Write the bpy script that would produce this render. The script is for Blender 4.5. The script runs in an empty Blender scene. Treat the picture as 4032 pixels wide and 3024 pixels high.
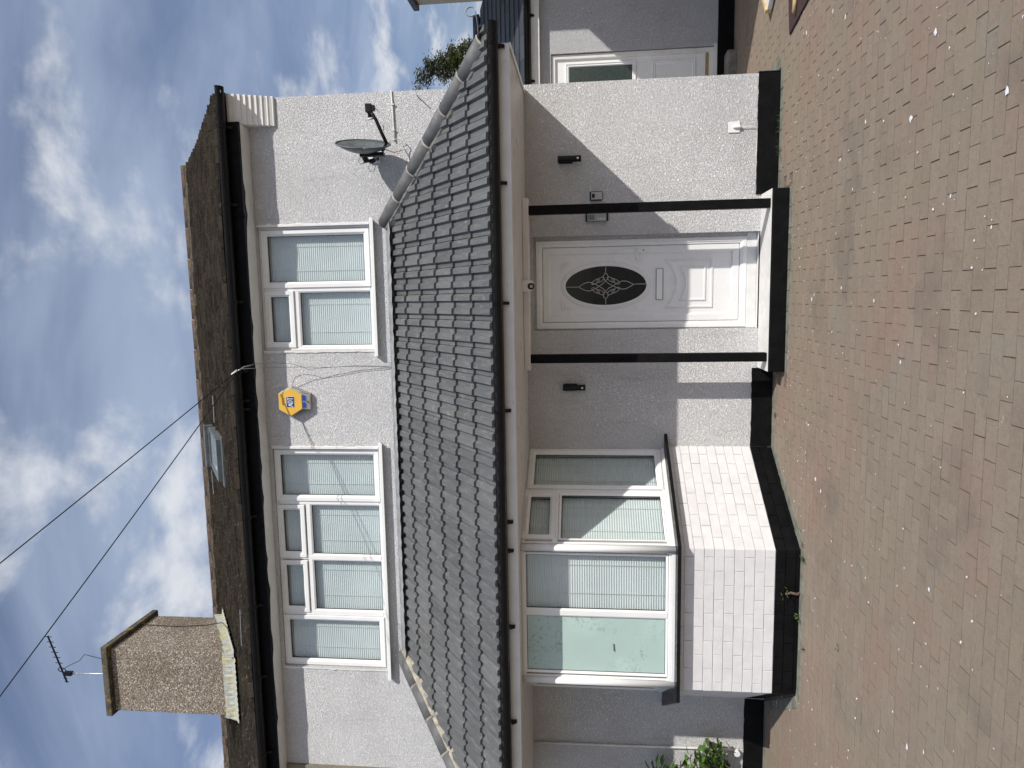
import bpy, bmesh, math, random
from mathutils import Vector, Matrix, noise
R=math.radians
random.seed(7)
S=bpy.context.scene
COL=S.collection
# ---------------------------------------------------------------- camera, sky, sun, exposure
PITCH,YAW,ROLL=R(6.1131),R(7.0189),R(-0.2864)
fwd=Vector((-math.sin(YAW)*math.cos(PITCH),math.cos(YAW)*math.cos(PITCH),math.sin(PITCH)))
rt=Vector((math.cos(YAW),math.sin(YAW),0)); up=rt.cross(fwd)
c,s=math.cos(ROLL),math.sin(ROLL)
rt,up=c*rt+s*up,-s*rt+c*up
cd=bpy.data.cameras.new('camera'); cam=bpy.data.objects.new('camera',cd); COL.objects.link(cam)
m=Matrix((( -up.x,rt.x,-fwd.x,0),(-up.y,rt.y,-fwd.y,-7.3),(-up.z,rt.z,-fwd.z,1.84),(0,0,0,1)))
cam.matrix_world=m
cd.sensor_width=36; cd.lens=2795/4032*36; cd.clip_start=.05; cd.clip_end=2000
S.camera=cam
SUN=Vector((1.08,-1.0,1.12)).normalized()
sd=bpy.data.lights.new('sun','SUN'); so=bpy.data.objects.new('sun',sd); COL.objects.link(so)
sd.energy=5.0; sd.angle=R(.55); sd.color=(1,.965,.91)
so.rotation_euler=SUN.to_track_quat('Z','Y').to_euler(); so.location=(6,-6,12)
W=bpy.data.worlds.new('World'); S.world=W; W.use_nodes=True
nt=W.node_tree; nt.nodes.clear(); N=nt.nodes.new; L=nt.links.new
out=N('ShaderNodeOutputWorld'); bg=N('ShaderNodeBackground'); bg.inputs[1].default_value=.086
sky=N('ShaderNodeTexSky'); sky.sky_type='NISHITA'; sky.sun_disc=False
sky.sun_elevation=math.asin(SUN.z); sky.sun_rotation=math.atan2(SUN.x,SUN.y)
sky.altitude=50; sky.air_density=1.15; sky.dust_density=1.2; sky.ozone_density=1.6
tc=N('ShaderNodeTexCoord'); sp=N('ShaderNodeSeparateXYZ'); L(tc.outputs['Generated'],sp.inputs[0])
mx=N('ShaderNodeMath'); mx.operation='ADD'; mx.inputs[1].default_value=.28; L(sp.outputs[2],mx.inputs[0])
dv=N('ShaderNodeVectorMath'); dv.operation='DIVIDE'; L(tc.outputs['Generated'],dv.inputs[0])
cb=N('ShaderNodeCombineXYZ'); cb.inputs[2].default_value=1
L(mx.outputs[0],cb.inputs[0]);L(mx.outputs[0],cb.inputs[1]); L(cb.outputs[0],dv.inputs[1])
def wnoise(scale,det,rough,loc,sc,dist=0):
    mp=N('ShaderNodeMapping'); mp.inputs['Location'].default_value=loc; mp.inputs['Scale'].default_value=sc
    L(dv.outputs[0],mp.inputs[0]); n=N('ShaderNodeTexNoise'); n.inputs['Scale'].default_value=scale
    n.inputs['Detail'].default_value=det; n.inputs['Roughness'].default_value=rough; n.inputs['Distortion'].default_value=dist
    L(mp.outputs[0],n.inputs['Vector']); return n.outputs[0]
def wramp(src,a,b,lo=0,hi=1):
    r=N('ShaderNodeMapRange'); r.interpolation_type='SMOOTHSTEP'
    for i,v in enumerate((a,b,lo,hi)): r.inputs[i+1].default_value=v
    L(src,r.inputs[0]); return r.outputs[0]
n1=wramp(wnoise(4.2,10,.56,(3.3,1.2,.4),(1,1,0),.15),.50,.70,0,.85)
n2=wramp(wnoise(1.6,7,.55,(1.3,7.2,.4),(.7,1.8,0),.4),.34,.74,.08,.60)
mc=N('ShaderNodeMixRGB'); mc.inputs[2].default_value=(10.6,10.9,11.4,1)
mh=N('ShaderNodeMixRGB'); mh.inputs[2].default_value=(7.2,8.5,10.6,1)
tint=N('ShaderNodeMixRGB'); tint.blend_type='MULTIPLY'; tint.inputs[0].default_value=1; tint.inputs[2].default_value=(1.22,1.18,1.36,1)
L(sky.outputs[0],tint.inputs[1])
L(n2,mh.inputs[0]); L(tint.outputs[0],mh.inputs[1]); L(n1,mc.inputs[0]); L(mh.outputs[0],mc.inputs[1]); L(mc.outputs[0],bg.inputs[0]); L(bg.outputs[0],out.inputs[0])
S.view_settings.view_transform='Standard'; S.view_settings.look='None'; S.view_settings.gamma=1; S.view_settings.use_curve_mapping=False
S.view_settings.exposure=-.20
S.render.engine='CYCLES'; S.cycles.transparent_max_bounces=12

# ---------------------------------------------------------------- mesh helpers
WM={}
def par(o,p):
    if p is None: return o
    o.parent=p; o.matrix_parent_inverse=WM.get(p.name,Matrix()).inverted(); return o
class MB:
    def __init__(s,T=None): s.v=[];s.f=[];s.T=T
    def add(s,vs,fs):
        b=len(s.v)
        s.v+= [tuple(s.T@Vector(p)) for p in vs] if s.T else [tuple(p) for p in vs]
        s.f+=[tuple(b+i for i in f) for f in fs]; return s
    def box(s,x0,x1,y0,y1,z0,z1):
        return s.add([(x0,y0,z0),(x1,y0,z0),(x1,y1,z0),(x0,y1,z0),(x0,y0,z1),(x1,y0,z1),(x1,y1,z1),(x0,y1,z1)],
          [(0,3,2,1),(4,5,6,7),(0,1,5,4),(1,2,6,5),(2,3,7,6),(3,0,4,7)])
    def prism(s,pts,d):     # pts: 3d polygon, d: extrusion vector
        n=len(pts); d=Vector(d); a=[Vector(p) for p in pts]
        return s.add(a+[p+d for p in a],[tuple(range(n)),tuple(range(2*n-1,n-1,-1))]+[(i,i+n,(i+1)%n+n,(i+1)%n) for i in range(n)])
    def tube(s,path,r,seg=8,cap=True,r1=None):
        P=[Vector(p) for p in path]; n=len(P); vs=[];fs=[]
        ref=None
        for i,p in enumerate(P):
            t=(P[min(i+1,n-1)]-P[max(i-1,0)]).normalized()
            if ref is None: ref=Vector((0,0,1)) if abs(t.z)<.9 else Vector((1,0,0))
            a=(ref-t*ref.dot(t)).normalized(); b=t.cross(a); ref=a
            rr=r if r1 is None else r+(r1-r)*i/(n-1)
            for k in range(seg):
                an=2*math.pi*k/seg; vs.append(p+a*math.cos(an)*rr+b*math.sin(an)*rr)
        for i in range(n-1):
            for k in range(seg):
                k2=(k+1)%seg; fs.append((i*seg+k,i*seg+k2,(i+1)*seg+k2,(i+1)*seg+k))
        if cap: fs+= [tuple(range(seg-1,-1,-1)),tuple((n-1)*seg+k for k in range(seg))]
        return s.add(vs,fs)
    def ring(s,x0,x1,z0,z1,prof):  # mitred rectangular frame; prof: (inset,y) pairs
        n=len(prof); vs=[]
        for ins,y in prof: vs+=[(x0+ins,y,z0+ins),(x1-ins,y,z0+ins),(x1-ins,y,z1-ins),(x0+ins,y,z1-ins)]
        fs=[]
        for i in range(n-1):
            for k in range(4):
                k2=(k+1)%4; fs.append((i*4+k,i*4+k2,(i+1)*4+k2,(i+1)*4+k))
        return s.add(vs,fs)
    def loopring(s,paths):  # list of closed loops with equal count, skinned
        n=len(paths[0]); vs=[p for q in paths for p in q]; fs=[]
        for i in range(len(paths)-1):
            for k in range(n):
                k2=(k+1)%n; fs.append((i*n+k,i*n+k2,(i+1)*n+k2,(i+1)*n+k))
        return s.add(vs,fs)
    def mesh(s,name,smooth=False):
        me=bpy.data.meshes.new(name); me.from_pydata(s.v,[],s.f)
        if smooth:
            for p in me.polygons: p.use_smooth=True
        me.update(); return me
    def build(s,name,mat,parent=None,smooth=False,bevel=0,fix=True):
        me=s.mesh(name,smooth)
        if fix:
            bm=bmesh.new(); bm.from_mesh(me); bmesh.ops.recalc_face_normals(bm,faces=bm.faces); bm.to_mesh(me); bm.free()
        me.materials.append(mat); o=bpy.data.objects.new(name,me); COL.objects.link(o); par(o,parent)
        if bevel:
            b=o.modifiers.new('bevel','BEVEL'); b.width=bevel; b.segments=2; b.limit_method='ANGLE'; b.angle_limit=R(40)
        return o
def inst(name,me,parent,M):
    o=bpy.data.objects.new(name,me); COL.objects.link(o); par(o,parent); o.matrix_basis=M; return o
def empty(name,loc,label,cat,group=None):
    o=bpy.data.objects.new(name,None); COL.objects.link(o); o.location=loc; o.empty_display_size=.1
    WM[o.name]=Matrix.Translation(loc); return tag(o,label,cat,group)
def tag(o,label=None,cat=None,group=None,kind=None):
    for k,v in (('label',label),('category',cat),('group',group),('kind',kind)):
        if v: o[k]=v
    return o
def copy_thing(o,off,label):
    n=o.copy(); COL.objects.link(n); n.location=Vector(o.location)+Vector(off); n['label']=label
    for ch in o.children:
        k=ch.copy(); COL.objects.link(k); k.parent=n; k.matrix_parent_inverse=ch.matrix_parent_inverse.copy()
        for g in ch.children:
            h=g.copy(); COL.objects.link(h); h.parent=k; h.matrix_parent_inverse=g.matrix_parent_inverse.copy()
    return n

# ---------------------------------------------------------------- materials
class NB:
    def __init__(s,name):
        s.m=bpy.data.materials.new(name); s.m.use_nodes=True; s.t=s.m.node_tree
        s.b=s.t.nodes['Principled BSDF']; s.pos=s.n('ShaderNodeNewGeometry').outputs['Position']
    def n(s,t,**k):
        o=s.t.nodes.new(t)
        for a,b in k.items(): setattr(o,a,b)
        return o
    def l(s,a,b): s.t.links.new(a,b)
    def scaled(s,sc,loc=(0,0,0)):
        mp=s.n('ShaderNodeMapping'); mp.inputs['Scale'].default_value=sc; mp.inputs['Location'].default_value=loc; s.l(s.pos,mp.inputs[0]); return mp.outputs[0]
    def noise(s,scale,det=3,rough=.5,vec=None,dist=0):
        o=s.n('ShaderNodeTexNoise'); o.inputs['Scale'].default_value=scale; o.inputs['Detail'].default_value=det
        o.inputs['Roughness'].default_value=rough; o.inputs['Distortion'].default_value=dist
        s.l(vec or s.pos,o.inputs['Vector']); return o.outputs[0]
    def vor(s,scale,vec=None,feature='F1',out=0):
        o=s.n('ShaderNodeTexVoronoi',feature=feature); o.inputs['Scale'].default_value=scale; s.l(vec or s.pos,o.inputs['Vector']); return o.outputs[out]
    def rng(s,src,a,b,lo=0,hi=1,smooth=True):
        r=s.n('ShaderNodeMapRange')
        if smooth: r.interpolation_type='SMOOTHSTEP'
        for i,v in enumerate((a,b,lo,hi)): r.inputs[i+1].default_value=v
        s.l(src,r.inputs[0]); return r.outputs[0]
    def math(s,op,a,b=None):
        o=s.n('ShaderNodeMath',operation=op)
        for i,x in enumerate((a,b)):
            if x is None: continue
            if isinstance(x,(int,float)): o.inputs[i].default_value=x
            else: s.l(x,o.inputs[i])
        return o.outputs[0]
    def mix(s,f,a,b,blend='MIX'):
        o=s.n('ShaderNodeMixRGB',blend_type=blend)
        for i,x in enumerate((f,a,b)):
            if isinstance(x,(int,float)): o.inputs[i].default_value=x
            elif isinstance(x,tuple): o.inputs[i].default_value=x+(1,) if len(x)==3 else x
            else: s.l(x,o.inputs[i])
        return o.outputs[0]
    def bump(s,h,dist,strength=1,prev=None):
        o=s.n('ShaderNodeBump'); o.inputs['Distance'].default_value=dist; o.inputs['Strength'].default_value=strength
        s.l(h,o.inputs['Height'])
        if prev: s.l(prev,o.inputs['Normal'])
        s.l(o.outputs[0],s.b.inputs['Normal']); return o.outputs[0]
    def col(s,c):
        if isinstance(c,tuple): s.b.inputs['Base Color'].default_value=c+(1,)
        else: s.l(c,s.b.inputs['Base Color'])
    def rough(s,r):
        if isinstance(r,(int,float)): s.b.inputs['Roughness'].default_value=r
        else: s.l(r,s.b.inputs['Roughness'])
    def spec(s,v): s.b.inputs['Specular IOR Level'].default_value=v
def plain(name,c,rough=.5,var=.12,vs=6,bump=0,bs=80,metal=0,spec=.5,dirt=None):
    k=NB(name); a=tuple(x*(1-var) for x in c); b=tuple(min(1,x*(1+var)) for x in c)
    cc=k.mix(k.rng(k.noise(vs,5,.6),.3,.7),a,b)
    if dirt: cc=k.mix(k.rng(k.noise(dirt[1],8,.7),dirt[2],dirt[2]+.12,0,dirt[3]),cc,dirt[0])
    k.col(cc); k.rough(k.rng(k.noise(vs*2.3,4),.3,.7,max(0,rough-.08),min(1,rough+.1))); k.b.inputs['Metallic'].default_value=metal; k.spec(spec)
    if bump: k.bump(k.noise(bs,4,.6),bump)
    return k.m
def dash(name,c,amp=.009,fine=1.0,dirtc=(.3,.29,.27)):
    k=NB(name)
    w=k.n('ShaderNodeTexNoise'); w.inputs['Scale'].default_value=34*fine; w.inputs['Detail'].default_value=1.5
    k.l(k.pos,w.inputs['Vector'])
    wv=k.n('ShaderNodeVectorMath',operation='MULTIPLY_ADD'); wv.inputs[1].default_value=(.045,.045,.045); k.l(w.outputs['Color'],wv.inputs[0]); k.l(k.pos,wv.inputs[2])
    rid=k.math('ABSOLUTE',k.math('SUBTRACT',k.noise(62*fine,2.2,.55,wv.outputs[0]),.5))
    rid=k.rng(rid,0,.13)
    blob=k.rng(k.vor(46*fine,wv.outputs[0]),.05,.75,1,0)
    h=k.math('ADD',k.math('MULTIPLY',rid,.55),k.math('MULTIPLY',blob,.6))
    h=k.math('ADD',h,k.math('MULTIPLY',k.noise(9,4,.6),.8))
    k.bump(h,amp)
    lo=tuple(x*.72 for x in c)
    cc=k.mix(k.rng(rid,0,.5),lo,c)  # pits of the dash darkened in the colour, painted-in occlusion following the bump
    cc=k.mix(k.rng(k.noise(1.1,6,.6),.40,.72,0,.20),cc,dirtc); cc=k.mix(k.rng(k.noise(2.2,5,.65,k.scaled((3,1,.55))),.56,.72,0,.20),cc,dirtc)
    cc=k.mix(k.rng(k.noise(140,1,.5),.70,.78,0,.35),cc,dirtc)
    k.col(cc); k.rough(.92); k.spec(.2); return k.m
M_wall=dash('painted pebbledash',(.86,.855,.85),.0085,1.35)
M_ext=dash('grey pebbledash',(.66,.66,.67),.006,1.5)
M_cream=dash('cream pebbledash',(.45,.41,.30),.012,1.5)
M_white=plain('white upvc',(.80,.80,.78),.32,.03,3,dirt=((.42,.39,.33),9,.66,.25))
M_white2=plain('old white upvc',(.72,.70,.66),.42,.06,5,dirt=((.28,.25,.2),14,.60,.4))
M_soff=plain('white soffit plastic',(.70,.67,.64),.35,.05,4)
M_door=plain('white door',(.78,.78,.77),.3,.02,2)
M_step=plain('white painted concrete',(.70,.69,.67),.7,.08,7,.002,60,dirt=((.35,.33,.28),10,.58,.4))
M_black=plain('black masonry paint',(.0045,.0045,.005),.60,.35,9,.003,55,spec=.12,dirt=((.09,.085,.08),60,.72,.6))
M_blackg=plain('black plastic',(.006,.006,.0065),.38,.3,12,spec=.25,dirt=((.08,.075,.07),22,.68,.3))
M_rubber=plain('black rubber gasket',(.015,.015,.015),.6)
M_brickw=plain('white painted brick',(.68,.67,.66),.55,.05,9,.0025,110,dirt=((.5,.47,.43),16,.66,.3))
M_lead=plain('grey lead flashing',(.27,.28,.285),.5,.2,12,.004,30,dirt=((.5,.48,.42),18,.6,.4))
M_mortar=plain('pale mortar',(.37,.335,.27),.9,.25,14,.01,45)
M_mortj=plain('thin mortar',(.33,.31,.27),.9,.25,14)
M_mortd=plain('grey mortar',(.24,.225,.20),.9,.3,14,.01,45)
M_hip=plain('grey hip tile',(.112,.114,.114),.62,.22,8,.0025,90,dirt=((.42,.38,.30),9,.62,.5))
M_ridge=plain('brown ridge tile',(.085,.055,.038),.9,.35,10,.006,60,dirt=((.20,.16,.075),13,.55,.6))
M_ridmort=plain('lichened ridge mortar',(.075,.062,.045),.95,.4,12,.012,40,dirt=((.17,.13,.06),10,.58,.6))
M_steel=plain('galvanised steel',(.45,.47,.48),.4,.15,20,metal=.7)
M_grey=plain('grey painted metal',(.11,.125,.13),.42,.25,9,dirt=((.25,.26,.25),14,.6,.5))
M_cable=plain('white cable',(.68,.67,.63),.5)
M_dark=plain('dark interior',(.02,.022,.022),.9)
M_yell=plain('yellow alarm cover',(.72,.42,.05),.5,.04,10)
M_blue=plain('blue print',(.008,.025,.16),.45,.04)
M_bluel=plain('blue strobe lens',(.01,.09,.62),.15,.05)
M_agrey=plain('grey alarm plastic',(.42,.40,.37),.5,.06)
M_pwhite=plain('white print',(.78,.78,.78),.5,.02)
M_silver=plain('silver plastic',(.40,.40,.39),.38,.05,metal=.3)
M_terra=plain('terracotta',(.28,.12,.075),.8,.2)
M_wood=plain('raw timber',(.52,.38,.18),.7,.2,12)
M_stone=plain('grey stone block',(.22,.20,.17),.9,.25,12,.01,50)
M_mat=plain('dark red mat',(.055,.030,.030),.95,.3,40,.01,160)
M_ground=plain('far ground',(.215,.19,.16),.95,.3,.6)
M_bark=plain('bark',(.11,.075,.05),.9,.3,20,.01,60)
M_gold=plain('brass threshold',(.36,.25,.09),.45,.2,20,metal=.4)
def leafm(name,c):
    k=NB(name); oi=k.n('ShaderNodeObjectInfo'); g=k.n('ShaderNodeNewGeometry')
    r=k.math('FRACT',k.math('ADD',oi.outputs['Random'],g.outputs['Random Per Island']))
    cc=k.mix(r,tuple(x*.5 for x in c),tuple(x*1.5 for x in c)); k.col(cc); k.rough(.45)
    tr=k.n('ShaderNodeBsdfTranslucent'); k.l(cc,tr.inputs[0]); ms=k.n('ShaderNodeMixShader'); ms.inputs[0].default_value=.25
    k.l(k.b.outputs[0],ms.inputs[1]); k.l(tr.outputs[0],ms.inputs[2]); k.l(ms.outputs[0],k.t.nodes['Material Output'].inputs[0]); return k.m
M_leaf=leafm('green leaf',(.085,.165,.032)); M_cyp=leafm('conifer green',(.040,.052,.022)); M_cyp2=leafm('yellow green conifer',(.085,.095,.022))
M_dry=plain('dry brown leaf',(.05,.04,.025),.8)
def glass(name,t):
    k=NB(name); k.t.nodes.remove(k.b)
    a=k.n('ShaderNodeBsdfTransparent'); a.inputs[0].default_value=t+(1,); g=k.n('ShaderNodeBsdfGlossy'); g.inputs['Roughness'].default_value=.015
    wv=k.noise(1.6,2,.5); bm=k.n('ShaderNodeBump'); bm.inputs['Distance'].default_value=.006; k.l(wv,bm.inputs['Height']); k.l(bm.outputs[0],g.inputs['Normal'])
    lw=k.n('ShaderNodeLayerWeight'); lw.inputs[0].default_value=.5; f=k.math('ADD',k.math('MULTIPLY',k.math('POWER',lw.outputs['Facing'],5),.9),.085); ms=k.n('ShaderNodeMixShader')
    k.l(f,ms.inputs[0]); k.l(a.outputs[0],ms.inputs[1]); k.l(g.outputs[0],ms.inputs[2]); k.l(ms.outputs[0],k.t.nodes['Material Output'].inputs[0]); return k.m
M_glass=glass('window glass',(.82,.875,.875))
M_dglass=plain('dark door glass',(.006,.009,.009),.05,.1,spec=.35)
def frosted():
    k=NB('frosted film glass')
    n=k.noise(26,9,.75); big=k.noise(2.6,3,.5,k.scaled((1,1,1),(3,0,2)))
    f=k.math('MULTIPLY',k.rng(n,.52,.60,0,1),k.rng(big,.46,.62,0,.6))
    streak=k.rng(k.noise(3,3,.5,k.scaled((14,1,1.2))),.66,.72,0,.25)
    cc=k.mix(k.rng(k.noise(1.4,5,.6),.35,.7),(.46,.60,.55),(.40,.52,.48)); cc=k.mix(f,cc,(.20,.26,.24)); cc=k.mix(streak,cc,(.3,.4,.37)); k.col(cc); k.rough(.10); return k.m
M_frost=frosted()
M_blind=plain('pale pleated blind',(.78,.79,.78),.75,.04,3)
def paver():
    k=NB('block paver'); s=k.n('ShaderNodeSeparateXYZ'); k.l(k.pos,s.inputs[0])
    row=k.math('FLOOR',k.math('DIVIDE',k.math('ADD',s.outputs[1],20.0),.098))
    xo=k.math('ADD',k.math('DIVIDE',k.math('ADD',s.outputs[0],20.0),.196),k.math('MULTIPLY',k.math('MODULO',row,2),.5))
    cb=k.n('ShaderNodeCombineXYZ'); k.l(k.math('FLOOR',xo),cb.inputs[0]); k.l(row,cb.inputs[1])
    wn=k.n('ShaderNodeTexWhiteNoise'); k.l(cb.outputs[0],wn.inputs['Vector'])
    cc=k.mix(wn.outputs['Value'],(.282,.226,.172),(.318,.256,.196))
    cc=k.mix(k.rng(k.noise(.75,4,.55),.48,.66,0,.6),cc,(.295,.252,.182))      # lichen and worn patches
    cc=k.mix(k.rng(k.noise(1.3,5,.6,k.scaled((1,1,1),(7,3,0))),.57,.70,0,.5),cc,(.285,.275,.225))
    cc=k.mix(k.rng(k.noise(.9,4,.6,k.scaled((1,1,1),(1,9,0))),.46,.68,0,.6),cc,(.335,.218,.170))
    cc=k.mix(k.rng(k.noise(1.7,6,.65,k.scaled((1,1,1),(4,4,1))),.52,.70,0,.45),cc,(.160,.135,.112))
    cc=k.mix(k.rng(k.noise(26,6,.7,k.scaled((1,1,1),(2,2,2))),.45,.75,0,.38),cc,(.15,.12,.09))
    cc=k.mix(k.rng(k.noise(150,4,.75),.35,.75,0,.42),cc,(.10,.085,.07))
    cc=k.mix(k.rng(k.noise(230,3,.7),.60,.70,0,.40),cc,(.40,.35,.30))
    cc=k.mix(k.rng(k.noise(9,6,.75,k.scaled((1,1,1),(0,5,1))),.66,.70,0,.65),cc,(.46,.44,.40))
    cc=k.mix(k.rng(k.noise(21,4,.8,k.scaled((1,1,1),(8,5,1))),.715,.730,0,.9),cc,(.70,.69,.66))
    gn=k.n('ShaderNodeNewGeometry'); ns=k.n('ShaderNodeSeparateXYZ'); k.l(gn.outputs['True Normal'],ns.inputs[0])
    cc=k.mix(k.rng(ns.outputs[2],.80,.97,.45,0),cc,(.11,.085,.065))   # joint dirt on edge faces, painted darker to offset the sun they catch
    k.col(cc); k.rough(.88); k.spec(.25); k.bump(k.math('ADD',k.noise(220,3,.7),k.math('MULTIPLY',k.noise(40,3),.8)),.004); return k.m
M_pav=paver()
M_pavg=plain('grey green border paver',(.185,.185,.15),.9,.3,9,.004,160,dirt=((.50,.49,.45),17,.66,.7))
M_sand=plain('joint sand',(.165,.130,.100),.95,.35,30,.004,200)
def tiles(name,c1,c2,lich,lichc,rgh=.6,amp=.003,glob=False,sc=12):
    k=NB(name); oi=k.n('ShaderNodeObjectInfo'); g=k.n('ShaderNodeNewGeometry')
    r=g.outputs['Random Per Island'] if glob else oi.outputs['Random']
    cc=k.mix(r,c1,c2)
    if not glob: cc=k.mix(k.rng(k.noise(5,6,.7,k.scaled((9,1.2,1.2))),.45,.75,0,.45),cc,tuple(x*1.9 for x in c2))
    cc=k.mix(k.rng(k.noise(sc,7,.7),lich,lich+.14,0,.75),cc,lichc)
    cc=k.mix(k.rng(k.noise(70,3,.7),.60,.75,0,.35),cc,tuple(x*2.3 for x in c2))
    k.col(cc); k.rough(rgh); k.bump(k.noise(90,4,.7),amp); return k.m
M_tile=tiles('grey concrete tile',(.083,.086,.088),(.125,.128,.128),.58,(.30,.27,.20),.55)
M_clay=tiles('old brown plain tile',(.038,.031,.024),(.115,.092,.068),.52,(.150,.128,.085),.95,.012,True,14)
M_slate=tiles('dark slate',(.028,.032,.038),(.050,.055,.062),.7,(.1,.1,.1),.45)
def chimm():
    k=NB('pebbledashed chimney')
    v=k.vor(75,None,'F1',1); s=k.n('ShaderNodeSeparateColor'); k.l(v,s.inputs[0])
    cc=k.mix(k.rng(s.outputs[0],.0,1,0,1,False),(.10,.078,.055),(.36,.30,.235)); cc=k.mix(k.rng(s.outputs[1],.86,.9),cc,(.55,.5,.44))
    cc=k.mix(k.rng(k.noise(1.8,5,.6),.45,.7,0,.55),cc,(.12,.085,.05)); k.col(cc); k.rough(.95); k.bump(k.rng(k.vor(75),0,.6,1,0),.008); return k.m
M_chim=chimm()
M_cap=plain('lichened coping',(.085,.075,.055),.95,.4,9,.01,40,dirt=((.27,.19,.05),8,.50,.75))
M_flash=plain('weathered lead apron',(.36,.37,.34),.6,.2,16,.006,25,dirt=((.48,.42,.16),10,.48,.75))

# ---------------------------------------------------------------- ground and drive
g=MB().box(-400,400,-400,400,-.4,-.02).build('ground',M_ground); tag(g,kind='structure')
drive=MB().box(-9,6.2,-8.5,3.4,-.019,-.0052).build('driveway',M_sand); tag(drive,kind='structure')
# house outline on the ground: keep pavers out of it
BX=[(-1.55,0),(-2.245,-1.09),(-3.58,-1.09),(-4.275,0)]
def infoot(x,y,g=0):
    if y>.0-g and x<2.08+g and x>-9: return True
    if y>-.42-g and -.745-g<x<.95+g: return True
    if y>-1.09-g and y<=0:
        t=-y/1.09
        if -4.275+.695*t-g<x<-1.55-.695*t+g: return True
    return False
def pav_mesh(lx,ly,h=.006,c=.003,d=.0022):
    vs=[];b=MB()
    for (a,z) in ((0,-h),(0,-c),(c,0)): vs+=[(-lx/2+a,-ly/2+a,z),(lx/2-a,-ly/2+a,z),(lx/2-a,ly/2-a,z),(-lx/2+a,ly/2-a,z)]
    fs=[(8,9,10,11)]+[(i*4+k,i*4+(k+1)%4,(i+1)*4+(k+1)%4,(i+1)*4+k) for i in range(2) for k in range(4)]
    return b.add(vs,fs)
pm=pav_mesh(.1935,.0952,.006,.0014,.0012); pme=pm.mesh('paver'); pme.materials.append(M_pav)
spots=[]
for r in range(-72,34):
    y=-20+.098*(r+204)+.049
    if y<-5.2 or y>3.3: continue
    for q in range(-46,32):
        x=-20+.196*(q+102)+.098-(.098 if (r+204)%2 else 0)
        dist=y+7.3
        if x>dist*.47+.35 or x< -dist*.78-.3: continue
        if infoot(x,y,.06): continue
        if y>2.26: continue
        spots.append((x,y))
spots.sort(key=lambda p:math.hypot(p[0],p[1]+7.3))
vis=[p for p in spots if -(p[1]+7.3)*.74-.05<p[0]<(p[1]+7.3)*.405+.05 and p[1]>-4.25]
near=set(vis[:300]); rest=MB()
for (x,y) in spots:
    j=random.uniform; M=Matrix.Translation((x+j(-.0019,.0019),y+j(-.0010,.0010),j(-.0012,.0008)))@Matrix.Rotation(j(-.006,.006),4,'Z')@Matrix.Rotation(j(-.010,.010),4,'X')@Matrix.Rotation(j(-.007,.007),4,'Y')
    if (x,y) in near: inst('paver',pme,drive,M)
    else: rest.T=M; rest.add(pm.v,pm.f)
rest.T=None
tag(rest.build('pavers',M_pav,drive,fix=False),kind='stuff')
def border(a,b,w=.105,flip=1):
    a=Vector(a);b=Vector(b);d=(b-a);Ln=d.length;d.normalize();n=Vector((d.y,-d.x))*flip; k=max(1,round(Ln/.2)); st=Ln/k
    me=pav_mesh(st-.004,w-.004,.008).mesh('border_paver'); me.materials.append(M_pavg); an=math.atan2(d.y,d.x)
    for i in range(k):
        c=a+d*(st*(i+.5))+n*(w/2+.006)
        inst('border_paver',me,drive,Matrix.Translation((c.x,c.y,.0035+random.uniform(-.001,.001)))@Matrix.Rotation(an+random.uniform(-.01,.01),4,'Z'))
border((.96,-.01),(2.10,-.01)); border((-.75,-.425),(.96,-.425)); border((-1.53,-.01),(-.76,-.01))
border((-2.24,-1.09),(-1.55,0)); border((-3.60,-1.10),(-2.2,-1.10)); border((-4.29,0),(-3.59,-1.09)); border((-5.9,-.01),(-4.31,-.01))
border((2.11,-.01),(2.11,2.2))

# ---------------------------------------------------------------- the house
house=empty('house',(-1.6,3,0),'white pebbledashed two storey house with black plinth, tiled porch roof and bay window','house')
def wall(name,mat,x0,x1,z0,z1,y0,y1,holes,parent):
    xs=sorted({x0,x1,*[h[0] for h in holes],*[h[1] for h in holes]}); zs=sorted({z0,z1,*[h[2] for h in holes],*[h[3] for h in holes]})
    def hole(i,j):
        if i<0 or j<0 or i>=len(xs)-1 or j>=len(zs)-1: return None
        cx,cz=(xs[i]+xs[i+1])/2,(zs[j]+zs[j+1])/2
        return any(h[0]<cx<h[1] and h[2]<cz<h[3] for h in holes)
    b=MB()
    for i in range(len(xs)-1):
        for j in range(len(zs)-1):
            if hole(i,j): continue
            a,c,d,e=xs[i],xs[i+1],zs[j],zs[j+1]
            b.add([(a,y0,d),(c,y0,d),(c,y0,e),(a,y0,e)],[(0,1,2,3)]); b.add([(a,y1,d),(c,y1,d),(c,y1,e),(a,y1,e)],[(3,2,1,0)])
            if hole(i-1,j) is not False: b.add([(a,y0,d),(a,y0,e),(a,y1,e),(a,y1,d)],[(0,1,2,3)])
            if hole(i+1,j) is not False: b.add([(c,y0,d),(c,y0,e),(c,y1,e),(c,y1,d)],[(3,2,1,0)])
            if hole(i,j-1) is not False: b.add([(a,y0,d),(c,y0,d),(c,y1,d),(a,y1,d)],[(3,2,1,0)])
            if hole(i,j+1) is not False: b.add([(a,y0,e),(c,y0,e),(c,y1,e),(a,y1,e)],[(0,1,2,3)])
    return b.build(name,mat,parent,fix=False)
XR=2.08; XL=-5.30
W2=(-.525,.775,4.085,5.305); W1=(-4.11,-1.595,4.085,5.280); DR=(-.35,.60,.165,2.395)
wall('front_wall',M_wall,XL,XR,0,5.55,0,.28,[W1,W2,DR,(-4.2,-1.62,.9,2.45)],house)
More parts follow.
